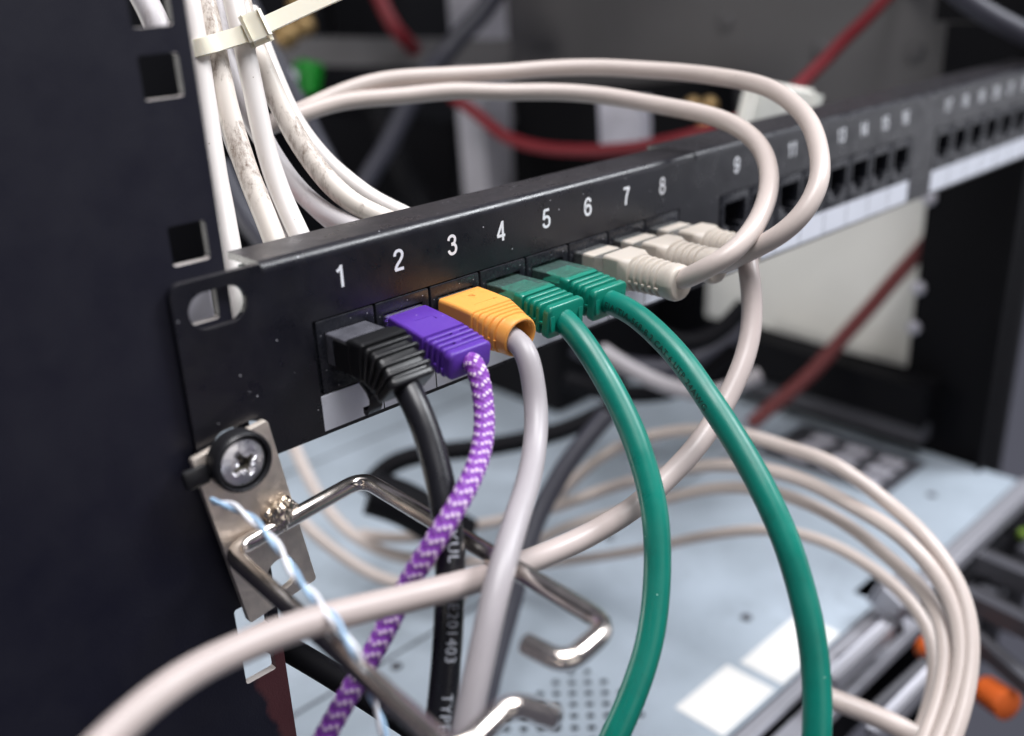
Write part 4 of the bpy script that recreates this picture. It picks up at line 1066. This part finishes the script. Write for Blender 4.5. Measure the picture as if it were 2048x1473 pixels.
# ------------------------------------------------------------------ blurred cables below the panel
GL = 'ivory cables looping above the server'
def loopc(pts, r, label, m='beige_cable'):
    o, _ = tube('network_cable', [P(*p) for p in pts], r, M[m], None, sides=16, step=3.0, wob=0, smooth=10)
    return tag(o, label, 'cable', GL)
loopc([(1020, 1090, 470), (1100, 1010, 460), (1200, 915, 440), (1300, 872, 420), (1394, 860, 400), (1488, 869, 380), (1582, 898, 362), (1676, 932, 340), (1770, 1000, 334), (1841, 1060, 322), (1897, 1130, 314), (1934, 1203, 308), (1947, 1274, 303), (1943, 1350, 298), (1920, 1440, 292), (1880, 1540, 286)], 2.5, 'outermost ivory loop above the server')
loopc([(720, 1068, 470), (800, 1078, 465), (943, 1053, 455), (1080, 1025, 445), (1240, 970, 425), (1347, 942, 405), (1441, 930, 385), (1535, 940, 367), (1629, 968, 350), (1700, 1010, 342), (1770, 1048, 326), (1841, 1104, 316), (1890, 1175, 312), (1922, 1250, 306), (1925, 1340, 300), (1900, 1430, 295), (1850, 1540, 288)], 2.6, 'second ivory loop in from the outermost')
loopc([(1040, 1105, 455), (1120, 1060, 445), (1230, 1025, 430), (1338, 998, 412), (1418, 978, 395), (1512, 978, 378), (1606, 1003, 360), (1700, 1052, 348), (1770, 1110, 336), (1841, 1172, 324), (1883, 1232, 313), (1895, 1300, 307), (1886, 1370, 302), (1855, 1465, 295), (1820, 1550, 290)], 2.4, 'third ivory loop, pale and close to the second')
loopc([(1080, 1130, 470), (1240, 1107, 450), (1338, 1088, 430), (1441, 1067, 410), (1535, 1060, 395), (1629, 1076, 378), (1700, 1108, 364), (1770, 1155, 352), (1832, 1212, 342), (1866, 1270, 335), (1872, 1350, 328), (1850, 1440, 320), (1800, 1550, 310)], 2.3, 'innermost ivory loop above the server')
loopc([(1628, 1385, 330), (1680, 1404, 326), (1740, 1428, 322), (1817, 1462, 318), (1880, 1500, 315)], 3.4, 'thick ivory cable end low behind the right green cable')
loopc([(570, 850, 480), (593, 905, 478), (622, 965, 474), (666, 1036, 470), (722, 1082, 465), (790, 1112, 460), (900, 1128, 455), (1010, 1120, 450)], 2.9, 'ivory cable dropping just right of the nickel plate')
loopc([(560, 1000, 440), (613, 1054, 438), (681, 1110, 435), (745, 1152, 432), (830, 1175, 428), (930, 1190, 425)], 2.8, 'ivory cable low behind the rod of the cable ring')
dcable([P(1215, 830, 430), P(1187, 862, 428), P(1135, 926, 422), P(1101, 982, 418), P(1067, 1046, 412), P(1053, 1100, 405), P(1028, 1190, 398), P(1003, 1270, 390), P(980, 1360, 380), P(962, 1450, 372), P(945, 1540, 366)], 4.2, 'dark_cable', 'slate cable slanting down behind the grey one with the orange boot')
dcable([P(730, 985, 470), P(765, 935, 470), P(850, 908, 472), P(1000, 892, 478), P(1110, 866, 485), P(1220, 820, 495)], 4.6, 'dark_metal', 'black cable lying across the server lid')
dcable([P(740, 985, 440), P(790, 1000, 442), P(860, 1035, 445), P(930, 1080, 448)], 10.0, 'dark_metal', 'dark tube put in for the shadow behind the upper rod of the ring')  # thick dark tube stands for the black shadow behind the rod
dcable([P(530, 1272, 255), P(600, 1312, 253), P(690, 1365, 250), P(780, 1424, 247), P(870, 1485, 244), P(930, 1530, 242)], 3.2, 'dark_metal', 'black cable slanting under the cable ring')
dcable([P(1150, 690, 560), P(1230, 730, 560), P(1340, 740, 560), P(1430, 700, 560), P(1500, 640, 560)], 6.0, 'dark_cable', 'slate cable drooping behind the green cables')
dcable([P(1130, 760, 540), P(1250, 790, 540), P(1380, 770, 540), P(1470, 700, 540)], 5.0, 'dark_metal', 'black cable drooping lowest behind the green cables')
dcable([P(1200, 700, 500), P(1300, 760, 500), P(1420, 790, 500), P(1520, 750, 500)], 4.0, 'grey_cable', 'dim grey cable drooping under the ivory plugs')
dcable([P(1280, 640, 520), P(1350, 690, 520), P(1420, 680, 520), P(1490, 610, 520)], 5.0, 'dark_metal', 'short black cable right under the ivory plugs')

for o in list(SC.objects):
    if '_org' in o.keys(): del o['_org']
